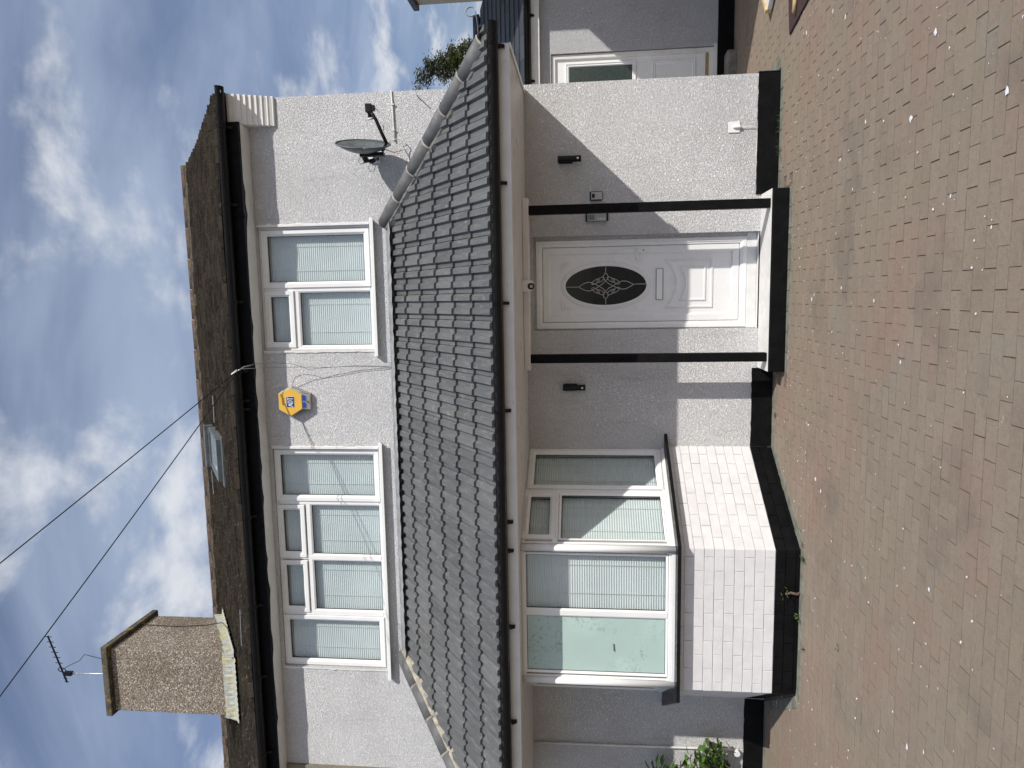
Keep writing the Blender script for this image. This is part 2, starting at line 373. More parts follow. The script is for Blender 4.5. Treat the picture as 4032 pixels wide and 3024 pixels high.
# side and rear walls with gable
b=MB(); b.prism([(XR,.28,0),(XR,6.6,0),(XR,6.6,5.6),(XR,3.2,7.72),(XR,.28,5.78)],(-.25,0,0)); b.build('gable_wall',M_wall,house)
MB().box(XL,XR-.25,6.35,6.6,0,5.6).build('rear_wall',M_wall,house)
MB().box(XL,XR-.251,.282,6.34,3.0,3.2).build('upper_floor',M_dark,house)
# plinth (bitumen painted skirting, slightly proud)
def plinth(x0,x1,y=0,z1=.205,parent=house,side=False):
    k=int((x1-x0)/.06)+1; b=MB(); top=[]
    for i in range(k+1):
        x=x0+(x1-x0)*i/k; top.append((x,z1+random.uniform(-.003,.004)))
    vs=[];fs=[]
    for i,(x,z) in enumerate(top): vs+=[(x,y-.014,-.01),(x,y-.014,z-.006),(x,y-.006,z),(x,y+.01,z)]
    for i in range(k):
        for q in range(3): fs.append((i*4+q,(i+1)*4+q,(i+1)*4+q+1,i*4+q+1))
    fs+=[(0,1,2,3),(k*4+3,k*4+2,k*4+1,k*4)]
    return b.add(vs,fs).build('plinth',M_black,parent)
plinth(.952,XR+.004); plinth(-1.545,-.747); plinth(XL,-4.285)
MB().box(XR,XR+.014,-.014,6.6,-.01,.205).build('plinth',M_black,house)

# door step
st=empty('x',(0,0,0),'','') ; bpy.data.objects.remove(st)
MB().box(-.745,.95,-.42,-.001,-.01,.150).build('door_step',M_black,house,bevel=.012)
MB().box(-.742,.947,-.412,-.002,.1501,.1545).build('step_top',M_step,house,bevel=.002)
MB().box(-.348,.598,.0,.10,.10,.166).build('step_inner',M_step,house)
MB().box(-.348,.598,.075,.13,.166,.262).build('door_sill',M_step,house,bevel=.006)
for x0 in (-.650,.779): MB().box(x0,x0+.085,-.385,-.30,.1547,2.398).build('porch_post',M_black,house,bevel=.006)
MB().box(-.715,.935,-.415,-.275,2.398,2.459).build('porch_beam',M_soff,house,bevel=.01)

# front door
b=MB(); b.box(.5605,.604,.085,.12,.262,2.399).box(-.354,-.3385,.085,.12,.262,2.399).box(-.338,.560,.085,.12,2.3665,2.399); b.build('door_reveal',M_wall,house)
def T_at(x,y,z,a=0): return Matrix.Translation((x,y,z))@Matrix.Rotation(a,4,'Z')
door=MB().ring(-.338,.560,.262,2.366,[(0,.13),(0,.075),(.006,.070),(.040,.070),(.046,.078),(.062,.082),(.068,.105),(.068,.13)]).build('front_door',M_white,house)
MB().box(-.272,.494,.108,.135,.328,2.300).build('door_leaf',M_door,door)
MB().ring(-.268,.490,.332,2.296,[(0,.11),(0,.092),(.005,.088),(.062,.088),(.070,.096),(.076,.108)]).build('door_frame_moulding',M_door,door)
def oval(cx,cz,a,b_,y,n=56): return [(cx+a*math.cos(2*math.pi*i/n),y,cz+b_*math.sin(2*math.pi*i/n)) for i in range(n)]
cx,cz=.100,1.655
MB().loopring([oval(cx,cz,a,b_,y) for a,b_,y in ((.243,.457,.109),(.241,.455,.098),(.232,.446,.094),(.222,.436,.099),(.216,.430,.091),(.204,.417,.092),(.197,.410,.101))]).build('oval_moulding',M_door,door,True)
MB().add(oval(cx,cz,.205,.418,.1005),[tuple(range(56))]).build('oval_glass',M_dglass,door)
lead=MB(); LX=lambda p:(cx-(p[1]-707)*.00076,.0985,cz-(p[0]-806)*.00075)
def lp(pts,r=.0042):
    lead.tube([LX(p) for p in pts],r,5)
def lens(p,q,w,n=8):
    for sg in (1,-1):
        dx,dy=q[0]-p[0],q[1]-p[1]; ln=math.hypot(dx,dy); nx,ny=-dy/ln,dx/ln
        lp([(p[0]+dx*i/n+nx*sg*w*math.sin(math.pi*i/n),p[1]+dy*i/n+ny*sg*w*math.sin(math.pi*i/n)) for i in range(n+1)])
lp([(262,720),(440,720)]);lp([(1180,695),(1370,695)]);lp([(806,436),(806,540)]);lp([(806,885),(806,975)])
lens((440,720),(712,715),58); lens((1180,697),(905,712),55); lens((806,540),(804,645),34); lens((806,888),(804,785),34)
for A,B in (((712,715),(804,645)),((804,645),(905,712)),((905,712),(804,785)),((804,785),(712,715))):
    mxp=((A[0]+B[0])/2*.86+806*.14,(A[1]+B[1])/2*.86+712*.14); lp([A,mxp,B])
for sx in (1,-1):
    for sy in (1,-1):
        for k,(ox,oy,l,w) in enumerate(((62,88,58,24),(118,62,62,24))):
            pc=(806+sx*ox*1.15,712-sy*oy*.95); ang=math.atan2(-sy*-.62,sx*-1.0)
            pts=[]
            for i in range(15):
                t=2*math.pi*i/14; u,v=l*math.cos(t),w*math.sin(t); an=math.radians(32)*(1)*(-1 if sx*sy>0 else 1)*-1
                pts.append((pc[0]+u*math.cos(an)-v*math.sin(an),pc[1]+u*math.sin(an)+v*math.cos(an)))
            lp(pts,.0036)
lead.build('glass_leading',M_agrey,door,True)
def relief(pts,w,name='panel_moulding'):
    # closed raised moulding following a loop in the door plane
    n=len(pts); cxx=sum(p[0] for p in pts)/n; czz=sum(p[1] for p in pts)/n
    def off(d):
        o=[]
        for i,p in enumerate(pts):
            a=Vector(pts[i-1]);b_=Vector(p);c_=Vector(pts[(i+1)%n]); n1=(b_-a).normalized();n2=(c_-b_).normalized()
            n1=Vector((n1.y,-n1.x));n2=Vector((n2.y,-n2.x)); mm=(n1+n2).normalized(); k=d/max(.5,mm.dot(n1)); o.append(b_+mm*k)
        return o
    MB().loopring([[(p[0],y,p[1]) for p in off(d)] for d,y in ((-w,.1085),(-w*.75,.100),(-w*.35,.097),(0,.102),(w*.4,.097),(w*.8,.101),(w,.1085))]).build(name,M_door,door)
def arcpanel(x0,x1,z0,z1,dip,n=10):
    return [(x0,z0),(x1,z0),(x1,z1)]+[(x1+(x0-x1)*i/n, z1-dip*math.sin(math.pi*i/n)**.8) for i in range(1,n)]+[(x0,z1)]
relief(arcpanel(-.130,.342,.595,1.045,.105),.013); relief(arcpanel(-.060,.272,.662,.905,.055),.010)
for sx in (1,-1):
    f=MB(); X=lambda u:.100+sx*(u)
    for tri in (((.235,2.112),(.235,1.99),(.215,2.085)),((.235,2.112),(.215,2.085),(.125,2.108)),((.225,2.10),(.208,2.045),(.165,2.065))):
        a=[(X(u),.104,z) for u,z in tri]; cc=(X(sum(u for u,z in tri)/3),.094,sum(z for u,z in tri)/3)
        f.add(a+[cc],[(0,1,3),(1,2,3),(2,0,3)])
    f.build('corner_fan',M_door,door)
lb=MB().box(-.054,.262,.098,.109,1.076,1.149).build('letterbox',M_rubber,door,bevel=.004)
MB().box(-.050,.258,.090,.099,1.083,1.144).build('letter_flap',M_white,lb,bevel=.002)
hp=MB().prism([(.4475+.0165*math.cos(t),.088,1.457+.0165*math.sin(t)) for t in [math.pi*i/8 for i in range(9)]]+[(.4475+.0165*math.cos(t),.088,1.230+.0165*math.sin(t)) for t in [math.pi+math.pi*i/8 for i in range(9)]],(0,-.009,0)).build('door_handle',M_white,door,bevel=.002)
MB().tube([(.450,.08,1.345),(.450,.045,1.345),(.435,.038,1.345)],.010,8).build('handle_neck',M_white,hp,True) if False else None
h=MB(); h.tube([(.450,.085,1.345),(.450,.045,1.345)],.011,8); h.tube([(.455,.045,1.345),(.42,.040,1.345),(.385,.040,1.344),(.352,.046,1.342)],.008,8,r1=.016); h.build('door_lever',M_white,door,True)
MB().tube([(.447,.082,1.276),(.447,.0765,1.276)],.007,10).build('keyhole',M_rubber,door)

# windows -------------------------------------------------------------
FR=[(0,.06),(0,.004),(.004,0),(.020,0),(.028,.010),(.034,.016),(.034,.06)]
SA=[(0,.03),(0,-.010),(.004,-.014),(.034,-.014),(.044,-.004),(.050,.004),(.050,.03)]
BD=[(0,.03),(0,.004),(.010,.004),(.018,.013),(.018,.03)]
def pane_unit(T,parent,x0,x1,z0,z1,sash,blind='blind',handle=False,hs=1):
    # x0..z1: visible glass
    e=.062 if sash else .022
    f=MB(T)
    if sash:
        s=f.ring(x0-e,x1+e,z0-e,z1+e,[(0,.045),(0,-.008),(.004,-.013),(.040,-.013),(.052,-.002),(e+.001,.008),(e+.001,.04)]).build('sash',M_white,parent)
    else:
        s=f.ring(x0-e,x1+e,z0-e,z1+e,[(0,.045),(0,.006),(.006,.003),(e+.001,.014),(e+.001,.04)]).build('glazing_bead',M_white,parent)
    MB(T).ring(x0-.002,x1+.002,z0-.002,z1+.002,[(0,.012),(0,.020),(.008,.020),(.008,.03)]).build('gasket',M_rubber,s)
    if blind=='frost':
        MB(T).box(x0-.004,x1+.004,.022,.030,z0-.004,z1+.004).build('pane',M_frost,s)
        p=MB(T); p.box(x0+.13,x0+.155,.0195,.0215,z0+.70,z0+.72); 
        return s
    MB(T).add([(x0-.004,.024,z0-.004),(x1+.004,.024,z0-.004),(x1+.004,.024,z1+.004),(x0-.004,.024,z1+.004)],[(0,1,2,3)]).build('pane',M_glass,s,fix=False)
    n=int((z1-z0+.06)/.0225); vs=[];fs=[]
    for i in range(2*n+1):
        z=z0-.03+(z1-z0+.06)*i/(2*n); y=.078+(.0045 if i%2 else -.0025); vs+=[(x0-.02,y,z),(x1+.02,y,z)]
    fs=[(2*i,2*i+1,2*i+3,2*i+2) for i in range(2*n)]
    MB(T).add(vs,fs).build('blind',M_blind,s,fix=False)
    c=MB(T); 
    for fx in (.25,.78): c.box(x0+(x1-x0)*fx-.002,x0+(x1-x0)*fx+.002,.068,.0705,z0-.02,z1+.02)
    if x1-x0>.3: c.build('blind_cord',M_white2,s)
    if handle:
        hx=(x0+x1)/2
        MB(T).box(x0+.02,x1-.04,-.024,-.0125,z1+.022,z1+.040).build('trickle_vent',M_white2,s,bevel=.003)
    return s
def window(T,x0,x1,z0,z1,mull,parent,label=None):
    w=MB(T).ring(x0,x1,z0,z1,FR).build('window',M_white,parent)
    if label: w['label']=label
    b=MB(T)
    for (a,z_0,z_1) in mull.get('v',()): b.box(a-.024,a+.024,.003,.055,z_0,z_1)
    for (z,xa,xb) in mull.get('h',()): b.box(xa,xb,.004,.055,z-.024,z+.024)
    if b.v: b.build('mullion',M_white,w,bevel=.004)
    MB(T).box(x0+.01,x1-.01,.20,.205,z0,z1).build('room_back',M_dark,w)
    return w
I=T_at(0,.035,0)
w=window(I,W2[0],W2[1],W2[2],W2[3],{'v':[(.121,W2[2]+.03,W2[3]-.03)],'h':[(4.925,W2[0]+.03,.097)]},house)
pane_unit(I,w,.200,.682,4.162,5.218,True); pane_unit(I,w,-.436,.046,5.012,5.214,True,handle=True); pane_unit(I,w,-.476,.086,4.112,4.888,False)
w=window(I,W1[0],W1[1],W1[2],W1[3],{'v':[(-2.207,4.115,5.25),(-2.838,4.115,5.25),(-3.487,4.115,5.25)],'h':[(4.928,-2.814,-2.231),(4.928,-3.463,-2.862)]},house)
pane_unit(I,w,-2.128,-1.674,4.157,5.213,True); pane_unit(I,w,-2.776,-2.298,5.024,5.216,True); pane_unit(I,w,-2.800,-2.243,4.115,4.889,False)
pane_unit(I,w,-3.415,-2.936,5.022,5.214,True,handle=True); pane_unit(I,w,-3.445,-2.878,4.118,4.892,False); pane_unit(I,w,-4.036,-3.576,4.170,5.214,True)
for x0,x1 in ((-.592,.832),(-4.203,-1.518)):
    MB().prism([(x0,.04,4.084),(x0,-.062,4.064),(x0,-.070,4.058),(x0,-.070,4.026),(x0,-.060,4.026),(x0,-.055,4.05),(x0,.04,4.06)],(x1-x0,0,0)).build('window_sill',M_white,house,bevel=.002)

def margin(x0,x1,z0,z1):
    for (a,b_,n) in (((x0,z0),(x0,z1),(-1,0)),((x1,z0),(x1,z1),(1,0))):
        k=int((abs(b_[0]-a[0])+abs(b_[1]-a[1]))/.03); vs=[]
        for i in range(k+1):
            t=i/k; p=(a[0]+(b_[0]-a[0])*t,a[1]+(b_[1]-a[1])*t); w=.020+.022*abs(noise.noise(Vector((p[0]*9,p[1]*9,3))))+random.uniform(0,.008)
            vs+=[(p[0]-n[0]*.001,-.013,p[1]),(p[0]+n[0]*w*.75,-.012,p[1]),(p[0]+n[0]*w,-.0005,p[1])]
        MB().add(vs,[(i*3+q,i*3+q+1,(i+1)*3+q+1,(i+1)*3+q) for i in range(k) for q in range(2)]).build('paint_margin',M_step,house,fix=False)
margin(*W2); margin(*W1)

# bay -----------------------------------------------------------------
BH=.0875; BL=.262
bay=MB(); zb0,zb1=-.01,1.034
core=[(p[0],p[1]) for p in BX]
def inset_poly(pts,d):   # move the open outline inwards (towards the house)
    o=[]
    for i,p in enumerate(pts):
        a=Vector(pts[max(i-1,0)]);b_=Vector(p);c_=Vector(pts[min(i+1,len(pts)-1)])
        ns=[]
        if i>0: t=(b_-a).normalized(); ns.append(Vector((-t.y,t.x))*-1)
        if i<len(pts)-1: t=(c_-b_).normalized(); ns.append(Vector((-t.y,t.x))*-1)
        mm=sum(ns,Vector((0,0))).normalized(); k=d/max(.4,mm.dot(ns[0])); o.append(b_+mm*k)
    return o
inn=inset_poly(BX,.007); mid=Vector((-2.9,-.4))
if (inn[1]-mid).length>(Vector(BX[1])-mid).length: inn=inset_poly(BX,-.007)
thick=inset_poly(BX,.12) if (inset_poly(BX,.12)[1]-mid).length<(Vector(BX[1])-mid).length else inset_poly(BX,-.12)
def strip(outer,inner,z0,z1):
    b=MB()
    for i in range(3):
        b.prism([(outer[i][0],outer[i][1],z0),(outer[i+1][0],outer[i+1][1],z0),(inner[i+1][0],inner[i+1][1],z0),(inner[i][0],inner[i][1],z0)],(0,0,z1-z0))
    return b
bw=strip(inn,thick,zb0,.205).build('bay_base',M_black,house)
bw2=strip(inn,thick,.2051,1.034).build('bay_wall',M_brickw,house)
def brick_mesh(l,h,mat,cache={}):
    k=(round(l,3),round(h,3),mat.name)
    if k not in cache:
        b=MB(); c=.0025; vs=[]
        for (a,y) in ((0,.006),(0,-.001+.003),(c,-.001)): vs+=[(a,y,a),(l-a,y,a),(l-a,y,h-a),(a,y,h-a)]
        b.add(vs,[(8,9,10,11)]+[(i*4+q,i*4+(q+1)%4,(i+1)*4+(q+1)%4,(i+1)*4+q) for i in range(2) for q in range(4)])
        me=b.mesh('brick'); me.materials.append(mat); cache[k]=me
    return cache[k]
for si in range(3):
    a=Vector(BX[si]);b_=Vector(BX[si+1]);  # going left; local x runs along from b to a so that outside faces -y
    o=b_;d=(a-b_);Ln=d.length;d.normalize(); an=math.atan2(d.y,d.x)
    TT=Matrix.Translation((o.x,o.y,0))@Matrix.Rotation(an,4,'Z')
    for ci in range(12):
        z0=.205+(ci-2)*BH; z1=min(z0+BH,1.034)
        if z1-z0<.02: continue
        if z0<-.01: z0=.004
        x=-(BL*.5 if ci%2 else 0)-.05*si
        while x<Ln:
            xa,xb=max(x,.0),min(x+BL,Ln)
            if xb-xa>.03:
                jj=random.uniform
                g0=.0 if xa<=0 else .0022; g1=0 if xb>=Ln else .0022
                me=brick_mesh(xb-xa-g0-g1,z1-z0-.0045,M_black if ci<2 else M_brickw)
                inst('brick',me,bw if ci<2 else bw2,TT@Matrix.Translation((xa+g0,jj(-.0015,.0015),z0+.004+jj(-.001,.001)))@Matrix.Rotation(jj(-.004,.004),4,'Y'))
            x+=BL
# sill slab, black
so1=inset_poly(BX,-.115) if (inset_poly(BX,-.115)[1]-mid).length>(Vector(BX[1])-mid).length else inset_poly(BX,.115)
so1[0]=Vector((-1.42,-.001)); so1[3]=Vector((-4.40,-.001)); th2=[Vector(p) for p in thick]
th2[0].y=th2[3].y=.0
strip(so1,th2,1.035,1.066).build('bay_sill',M_blackg,house,bevel=.003)
# bay windows
def face_T(i,inset=.035):
    a=Vector(BX[i]);b_=Vector(BX[i+1]); d=(a-b_).normalized(); n=Vector((-d.y,d.x))
    o=b_+n*inset; return Matrix.Translation((o.x,o.y,0))@Matrix.Rotation(math.atan2(d.y,d.x),4,'Z'),(a-b_).length
T0,L0=face_T(0); T1_,L1=face_T(1); T2,L2=face_T(2)
w=window(T1_,.035,L1-.035,1.098,2.459,{'v':[(.685,1.13,2.43)]},house)
pane_unit(T1_,w,.720,1.235,1.150,2.418,False); pane_unit(T1_,w,.112,.645,1.148,2.418,False,blind='frost')
fx=MB(T1_); fx.prism([(.31,.0215,1.600),(.385,.0215,1.606),(.392,.0215,1.622),(.322,.0215,1.618)],(0,-.0012,0)); fx.build('scuff_mark',M_grey,w)
# splay: local x = L0 - s
w=window(T0,.056,L0-.01,1.098,2.459,{'v':[(L0-.600,1.13,2.43)],'h':[(2.150,.07,L0-.62)]},house)
pane_unit(T0,w,L0-.510,L0-.085,1.172,2.385,True); pane_unit(T0,w,L0-1.130,L0-.665,2.210,2.400,True,handle=True); pane_unit(T0,w,L0-1.165,L0-.640,1.150,2.100,False)
w=window(T2,.01,L2-.040,1.098,2.459,{'v':[(.600,1.13,2.43)]},house)
pane_unit(T2,w,.085,.555,1.160,2.400,False); pane_unit(T2,w,.645,1.17,1.160,2.400,False)
for i in (1,2):
    p=Vector(BX[i]); q=p+(mid-p).normalized()*.04; b=MB()
    b.tube([(q.x,q.y,1.068),(q.x,q.y,2.459)],.034,14); b.build('bay_corner_post',M_white,house,True)
    a2=Vector((q.x,q.y))
    for dd in ((.052,0),):
        pass
strip(inset_poly(BX,.02) if (inset_poly(BX,.02)[1]-mid).length<(Vector(BX[1])-mid).length else inset_poly(BX,-.02),thick,1.0665,1.0975).build('window_cill',M_white,house,bevel=.003)

# porch roof ------------------------------------------------------------
XE0,XE1=-5.25,2.03; YF=-1.32; ZS=2.46
y=-.001; k=0
while y>YF+.02:
    y1=max(y-.1,YF)
    b=MB(); vs=[];fs=[]
    prof=[(0,ZS+.014)]+[p for q in (0,1) for p in ((.005+.048*q,ZS),(.034+.048*q,ZS),(.037+.048*q,ZS+.012),(.046+.048*q,ZS+.012),(.049+.048*q,ZS))]+[(.0995,ZS)]
    prof=[(max(y-a,YF+.001),z) for a,z in prof]
    for (yy,z) in prof: vs+=[(XE0,yy,z),(XE1-.015,yy,z)]
    fs=[(2*i,2*i+1,2*i+3,2*i+2) for i in range(len(prof)-1)]
    b.add(vs,fs).build('soffit_board',M_soff,house,fix=False); y-=.1
MB().box(XE0,XE1-.012,YF,0,ZS+.018,ZS+.03).build('soffit_backing',M_soff,house)
MB().box(XE0,XE1,YF-.018,YF-.001,ZS-.004,2.585).build('fascia_board',M_white2,house,bevel=.004)
MB().box(XE1-.012,XE1+.004,YF-.001,-.001,ZS-.004,2.585).build('side_fascia',M_soff,house,bevel=.002)
MB().box(XE1-.03,XE1+.012,YF,-.002,ZS-.012,ZS-.0045).build('soffit_trim',M_white,house)
gx=[]
for i in range(9): t=math.pi*i/8; gx.append((-.062*math.cos(t),-.062*math.sin(t)))
def gutter(x0,x1,yc,zc,r,name='gutter',parent=house,mat=M_blackg,flip=1):
    b=MB(); n=11; P=[]
    for i in range(n): t=math.pi*i/(n-1); P.append((yc-r*math.cos(t),zc-r*1.0*math.sin(t)))
    Q=[(yc-(r-.004)*math.cos(math.pi*i/(n-1)),zc-(r-.004)*math.sin(math.pi*i/(n-1))) for i in range(n-1,-1,-1)]
    b.prism([(x0,a,c_) for a,c_ in P+Q],(x1-x0,0,0))
    for xx in (x0,x1-.006): b.prism([(xx,a,c_) for a,c_ in P],(.006,0,0))
    return b.build(name,mat,parent)
def bracket(x,yc,zc,r,parent):
    b=MB(); P=[(yc-(r+.006)*math.cos(math.pi*i/8),zc+.012-(r+.012)*math.sin(math.pi*i/8)) for i in range(9)]
    Q=[(yc-(r+.001)*math.cos(math.pi*i/8),zc+.012-(r+.001)*math.sin(math.pi*i/8)) for i in range(8,-1,-1)]
    b.prism([(x-.016,a,c_) for a,c_ in P+Q],(.032,0,0)); b.prism([(x-.013,yc+.02,zc-r-.002),(x-.013,yc+r+.012,zc-r+.01),(x-.013,yc+r+.012,zc-r-.045),(x-.013,yc+r-.012,zc-r-.045)],(.026,0,0))
    return b.build('gutter_bracket',M_blackg,parent)
gt=gutter(XE0,2.165,-1.408,2.600,.062)
for xx in (2.00,.93,-.05,-.96,-1.94,-2.20,-2.9,-3.8): bracket(xx,-1.408,2.600,.062,gt)
MB().box(XE0+.1,XE1,-1.418,-1.400,2.590,2.628).build('eaves_filler',M_lead,house)
# tiles
MB().add([(XE0,-1.30,2.60),(XE1,-1.30,2.60),(.76,-.001,3.78),(-3.93,-.001,3.78)],[(0,1,2,3)]).add([(XE1-.002,-1.30,2.60),(XE1-.002,0,2.60),(.76,-.001,3.775)],[(0,1,2)]).add([(XE0,0,2.60),(XE0,-1.30,2.60),(-3.93,-.001,3.775)],[(0,1,2)]).build('roof_underlay',M_dark,house,fix=False)
proof=MB().prism([(.80,-.012,3.80),(-3.95,-.012,3.80),(-3.95,-.012,3.90),(.80,-.012,3.90)],(0,-.012,0)).build('porch_roof',M_lead,house)
TW,TH=.234,.312
HP=[(0,0),(.044,0),(.051,.027),(.098,.024),(.112,0),(.162,0),(.169,.027),(.214,.024),(.2290,.001)]
def rtile():
    b=MB(); n=len(HP); vs=[]
    Lt=TH+.03
    for (u,h_) in HP: vs+=[(u,0,h_+.006),(u,0,h_+.034),(u,.004,h_+.036),(u,Lt,h_+.006)]
    fs=[]
    for i in range(n-1):
        for q in range(3): fs.append((i*4+q,(i+1)*4+q,(i+1)*4+q+1,i*4+q+1))
    fs+=[(0,1,2,3),(n*4-1,n*4-2,n*4-3,n*4-4)]
    return b.add(vs,fs)
RT=rtile(); rtme=RT.mesh('roof_tile'); rtme.materials.append(M_tile)
def slope(org,ud,vd,nu,nv,clips,parent,me,tw,th,mat,name,jit=.002,bond=0):
    ud=Vector(ud).normalized();vd=Vector(vd).normalized();nd=ud.cross(vd)
    B=Matrix(((ud.x,vd.x,nd.x,0),(ud.y,vd.y,nd.y,0),(ud.z,vd.z,nd.z,0),(0,0,0,1)))
    bb=[Vector(v.co) for v in me.vertices]
    for j in range(nv):
        for i in range(-1,nu+1):
            o=Vector(org)+ud*(tw*(i+(bond if j%2 else 0)))+vd*(th*j)
            M=Matrix.Translation(o+nd*random.uniform(-jit,jit)*.6+vd*random.uniform(-jit,jit))@B@Matrix.Rotation(random.uniform(-jit,jit)*1.5,4,'Z')
            st_='in'
            for (co,no) in clips:
                ds=[(M@v-Vector(co)).dot(Vector(no)) for v in bb]
                if min(ds)>0: st_='out';break
                if max(ds)>0: st_='cut'
            if st_=='out': continue
            if st_=='in': inst(name,me,parent,M)
            else:
                bm=bmesh.new(); bm.from_mesh(me); bm.transform(M)
                for (co,no) in clips:
                    bmesh.ops.bisect_plane(bm,geom=bm.verts[:]+bm.edges[:]+bm.faces[:],plane_co=co,plane_no=no,clear_outer=True)
                if len(bm.faces):
                    m2=bpy.data.meshes.new(name); bm.to_mesh(m2); 
                    if not m2.materials: m2.materials.append(mat)
                    ob=bpy.data.objects.new(name,m2); COL.objects.link(ob); par(ob,parent)
                bm.free()
HA=Vector((.80,0,3.87)); HB=Vector((2.045,-1.37,2.62)); GA=Vector((-3.93,0,3.87)); GB=Vector((-5.27,-1.37,2.62))
hd=(HB-HA); hn=Vector((-hd.y,hd.x,0)).normalized()  # horizontal normal
if hn.x<0: hn=-hn
gd=(GB-GA); gn=Vector((-gd.y,gd.x,0)).normalized()
if gn.x>0: gn=-gn
VD=Vector((0,1.42,1.235)).normalized()
slope((-5.34,-1.435,2.600),(1,0,0),VD,33,6,[(HA,hn),(GA,gn),(Vector((0,-.02,0)),Vector((0,1,0)))],proof,rtme,TW,TH,M_tile,'roof_tile')
VS=Vector((-1.30,0,1.235)).normalized()
slope((2.10,-1.50,2.628),(0,1,0),VS,7,6,[(HA,-hn),(Vector((0,-.02,0)),Vector((0,1,0)))],proof,rtme,TW,TH,M_tile,'roof_tile')
def hipline(A,B,n,parent,mort,wm=.010):
    A=Vector(A);B=Vector(B); d=(B-A); Ln=d.length; d.normalize(); side=Vector((d.y,-d.x,0)).normalized(); upn=side.cross(d); 
    if upn.z<0: upn=-upn
    for i in range(n):
        a=A+d*(Ln*i/n-.02); e=A+d*(Ln*(i+1)/n+.012); vs=[];K=11
        for (p,r) in ((a,.086),(e,.090)):
            for q in range(K): t=math.pi*q/(K-1); vs.append(p+side*r*math.cos(t)+upn*(r*.92*math.sin(t)-.012))
        for (p,r) in ((a,.074),(e,.078)):
            for q in range(K): t=math.pi*q/(K-1); vs.append(p+side*r*math.cos(t)+upn*(r*.92*math.sin(t)-.014))
        fs=[(q,q+1,K+q+1,K+q) for q in range(K-1)]+[(2*K+q+1,2*K+q,3*K+q,3*K+q+1) for q in range(K-1)]+[(K+q,K+q+1,3*K+q+1,3*K+q) for q in range(K-1)]+[(q+1,q,2*K+q,2*K+q+1) for q in range(K-1)]
        t_=MB().add(vs,fs).build('hip_tile',M_hip,parent,True)
        # mortar joint collar
        c0=MB(); c1=[];c2=[]
        for q in range(K):
            t=math.pi*q/(K-1); rr=.0925+random.uniform(-.001,.002); ww=.005+random.uniform(0,.005)
            c1.append(e-d*ww+side*rr*math.cos(t)+upn*(rr*.92*math.sin(t)-.012)); c2.append(e+d*ww+side*(rr-.006)*math.cos(t)+upn*((rr-.006)*.92*math.sin(t)-.012))
        c0.add(c1+c2,[(q,q+1,K+q+1,K+q) for q in range(K-1)]); c0.build('mortar_joint',M_mortj if mort is M_mortd else M_mortar,t_,True,fix=False)
    MB().add([B+side*.084*math.cos(math.pi*q/10)+upn*(.076*math.sin(math.pi*q/10)-.012) for q in range(11)],[tuple(range(11))]).build('mortar_plug',M_mortd,parent,fix=False)
    # ragged bedding mortar along the front edge
    b=MB(); vs=[];n2=60
    for sg in (1,-1):
        vs=[]; wm_=wm if (side*sg).y<0 else .008
        for i in range(n2+1):
            p=A+d*(Ln*i/n2); w=.093+wm_*abs(noise.noise(Vector((i*.33,sg*3,1))))+random.uniform(0,.004)
            vs+=[p+side*sg*.070+upn*.004,p+side*sg*.085-upn*.012,p+side*sg*w-upn*.030,p+side*sg*(w+.004)-upn*.085]
        b.add(vs,[(i*4+q,i*4+q+1,(i+1)*4+q+1,(i+1)*4+q) for i in range(n2) for q in range(3)])
    b.build('bedding_mortar',mort,parent,fix=False)
off=Vector((0,0,.042))
hipline(HA+off,HB+off,6,house,M_mortd); hipline(GA+off,GB+off,6,house,M_mortar,.03)
# rusted/galvanised hip iron at the corner
b=MB(); pth=[(2.02,-1.36,2.70),(2.12,-1.44,2.69),(2.20,-1.50,2.695)]
for i in range(15): t=-math.pi/2+2*math.pi*i/14*.85; pth.append((2.215+.035*math.cos(t),-1.51,2.735+.04*math.sin(t)))
b=MB(); w_=.014
vs=[]
for p in pth: vs+=[(p[0],p[1]-w_,p[2]),(p[0],p[1]+w_,p[2]),(p[0]+.002,p[1]+w_,p[2]+.005),(p[0]+.002,p[1]-w_,p[2]+.005)]
b.add(vs,[(i*4+q,i*4+(q+1)%4,(i+1)*4+(q+1)%4,(i+1)*4+q) for i in range(len(pth)-1) for q in range(4)]); b.build('hip_iron',M_steel,house)
# lead flashing at the wall
b=MB(); n=80; vs=[]
for i in range(n+1):
    x=.80-4.75*i/n; wv=.004*math.sin(i*2.4)
    vs+=[(x,-.006,3.912+random.uniform(-.002,.002)),(x,-.014,3.895),(x,-.05,3.880+wv),(x,-.125+.005*math.sin(i*1.3),3.838+wv)]
b.add(vs,[(i*4+q,i*4+q+1,(i+1)*4+q+1,(i+1)*4+q) for i in range(n) for q in range(3)]).build('lead_flashing',M_lead,house,fix=False)

# main eaves ------------------------------------------------------------
MB().box(-8.5,1.785,-.205,-.001,5.322,5.335).build('eaves_soffit',M_white2,house)
b=MB(); n=90; vs=[]
for i in range(n+1):
    x=-8.5+(1.80+8.5)*i/n; z=5.318-(.018*max(0,noise.noise(Vector((x*1.7,0,4))))+(.02 if .2<noise.noise(Vector((x*6,2,4))) else 0)*.6)
    vs+=[(x,-.206,z),(x,-.228,z),(x,-.228,5.49),(x,-.206,5.49)]
b.add(vs,[(i*4+q,i*4+(q+1)%4,(i+1)*4+(q+1)%4,(i+1)*4+q) for i in range(n) for q in range(4)]+[(0,1,2,3),(n*4+3,n*4+2,n*4+1,n*4)]).build('eaves_fascia',M_black,house)
g2=gutter(-8.5,2.125,-.292,5.485,.060)
for xx in (1.74,.98,.0,-.72,-1.03,-1.12,-2.28,-3.28,-4.1,-5.0): bracket(xx,-.292,5.478,.060,g2)
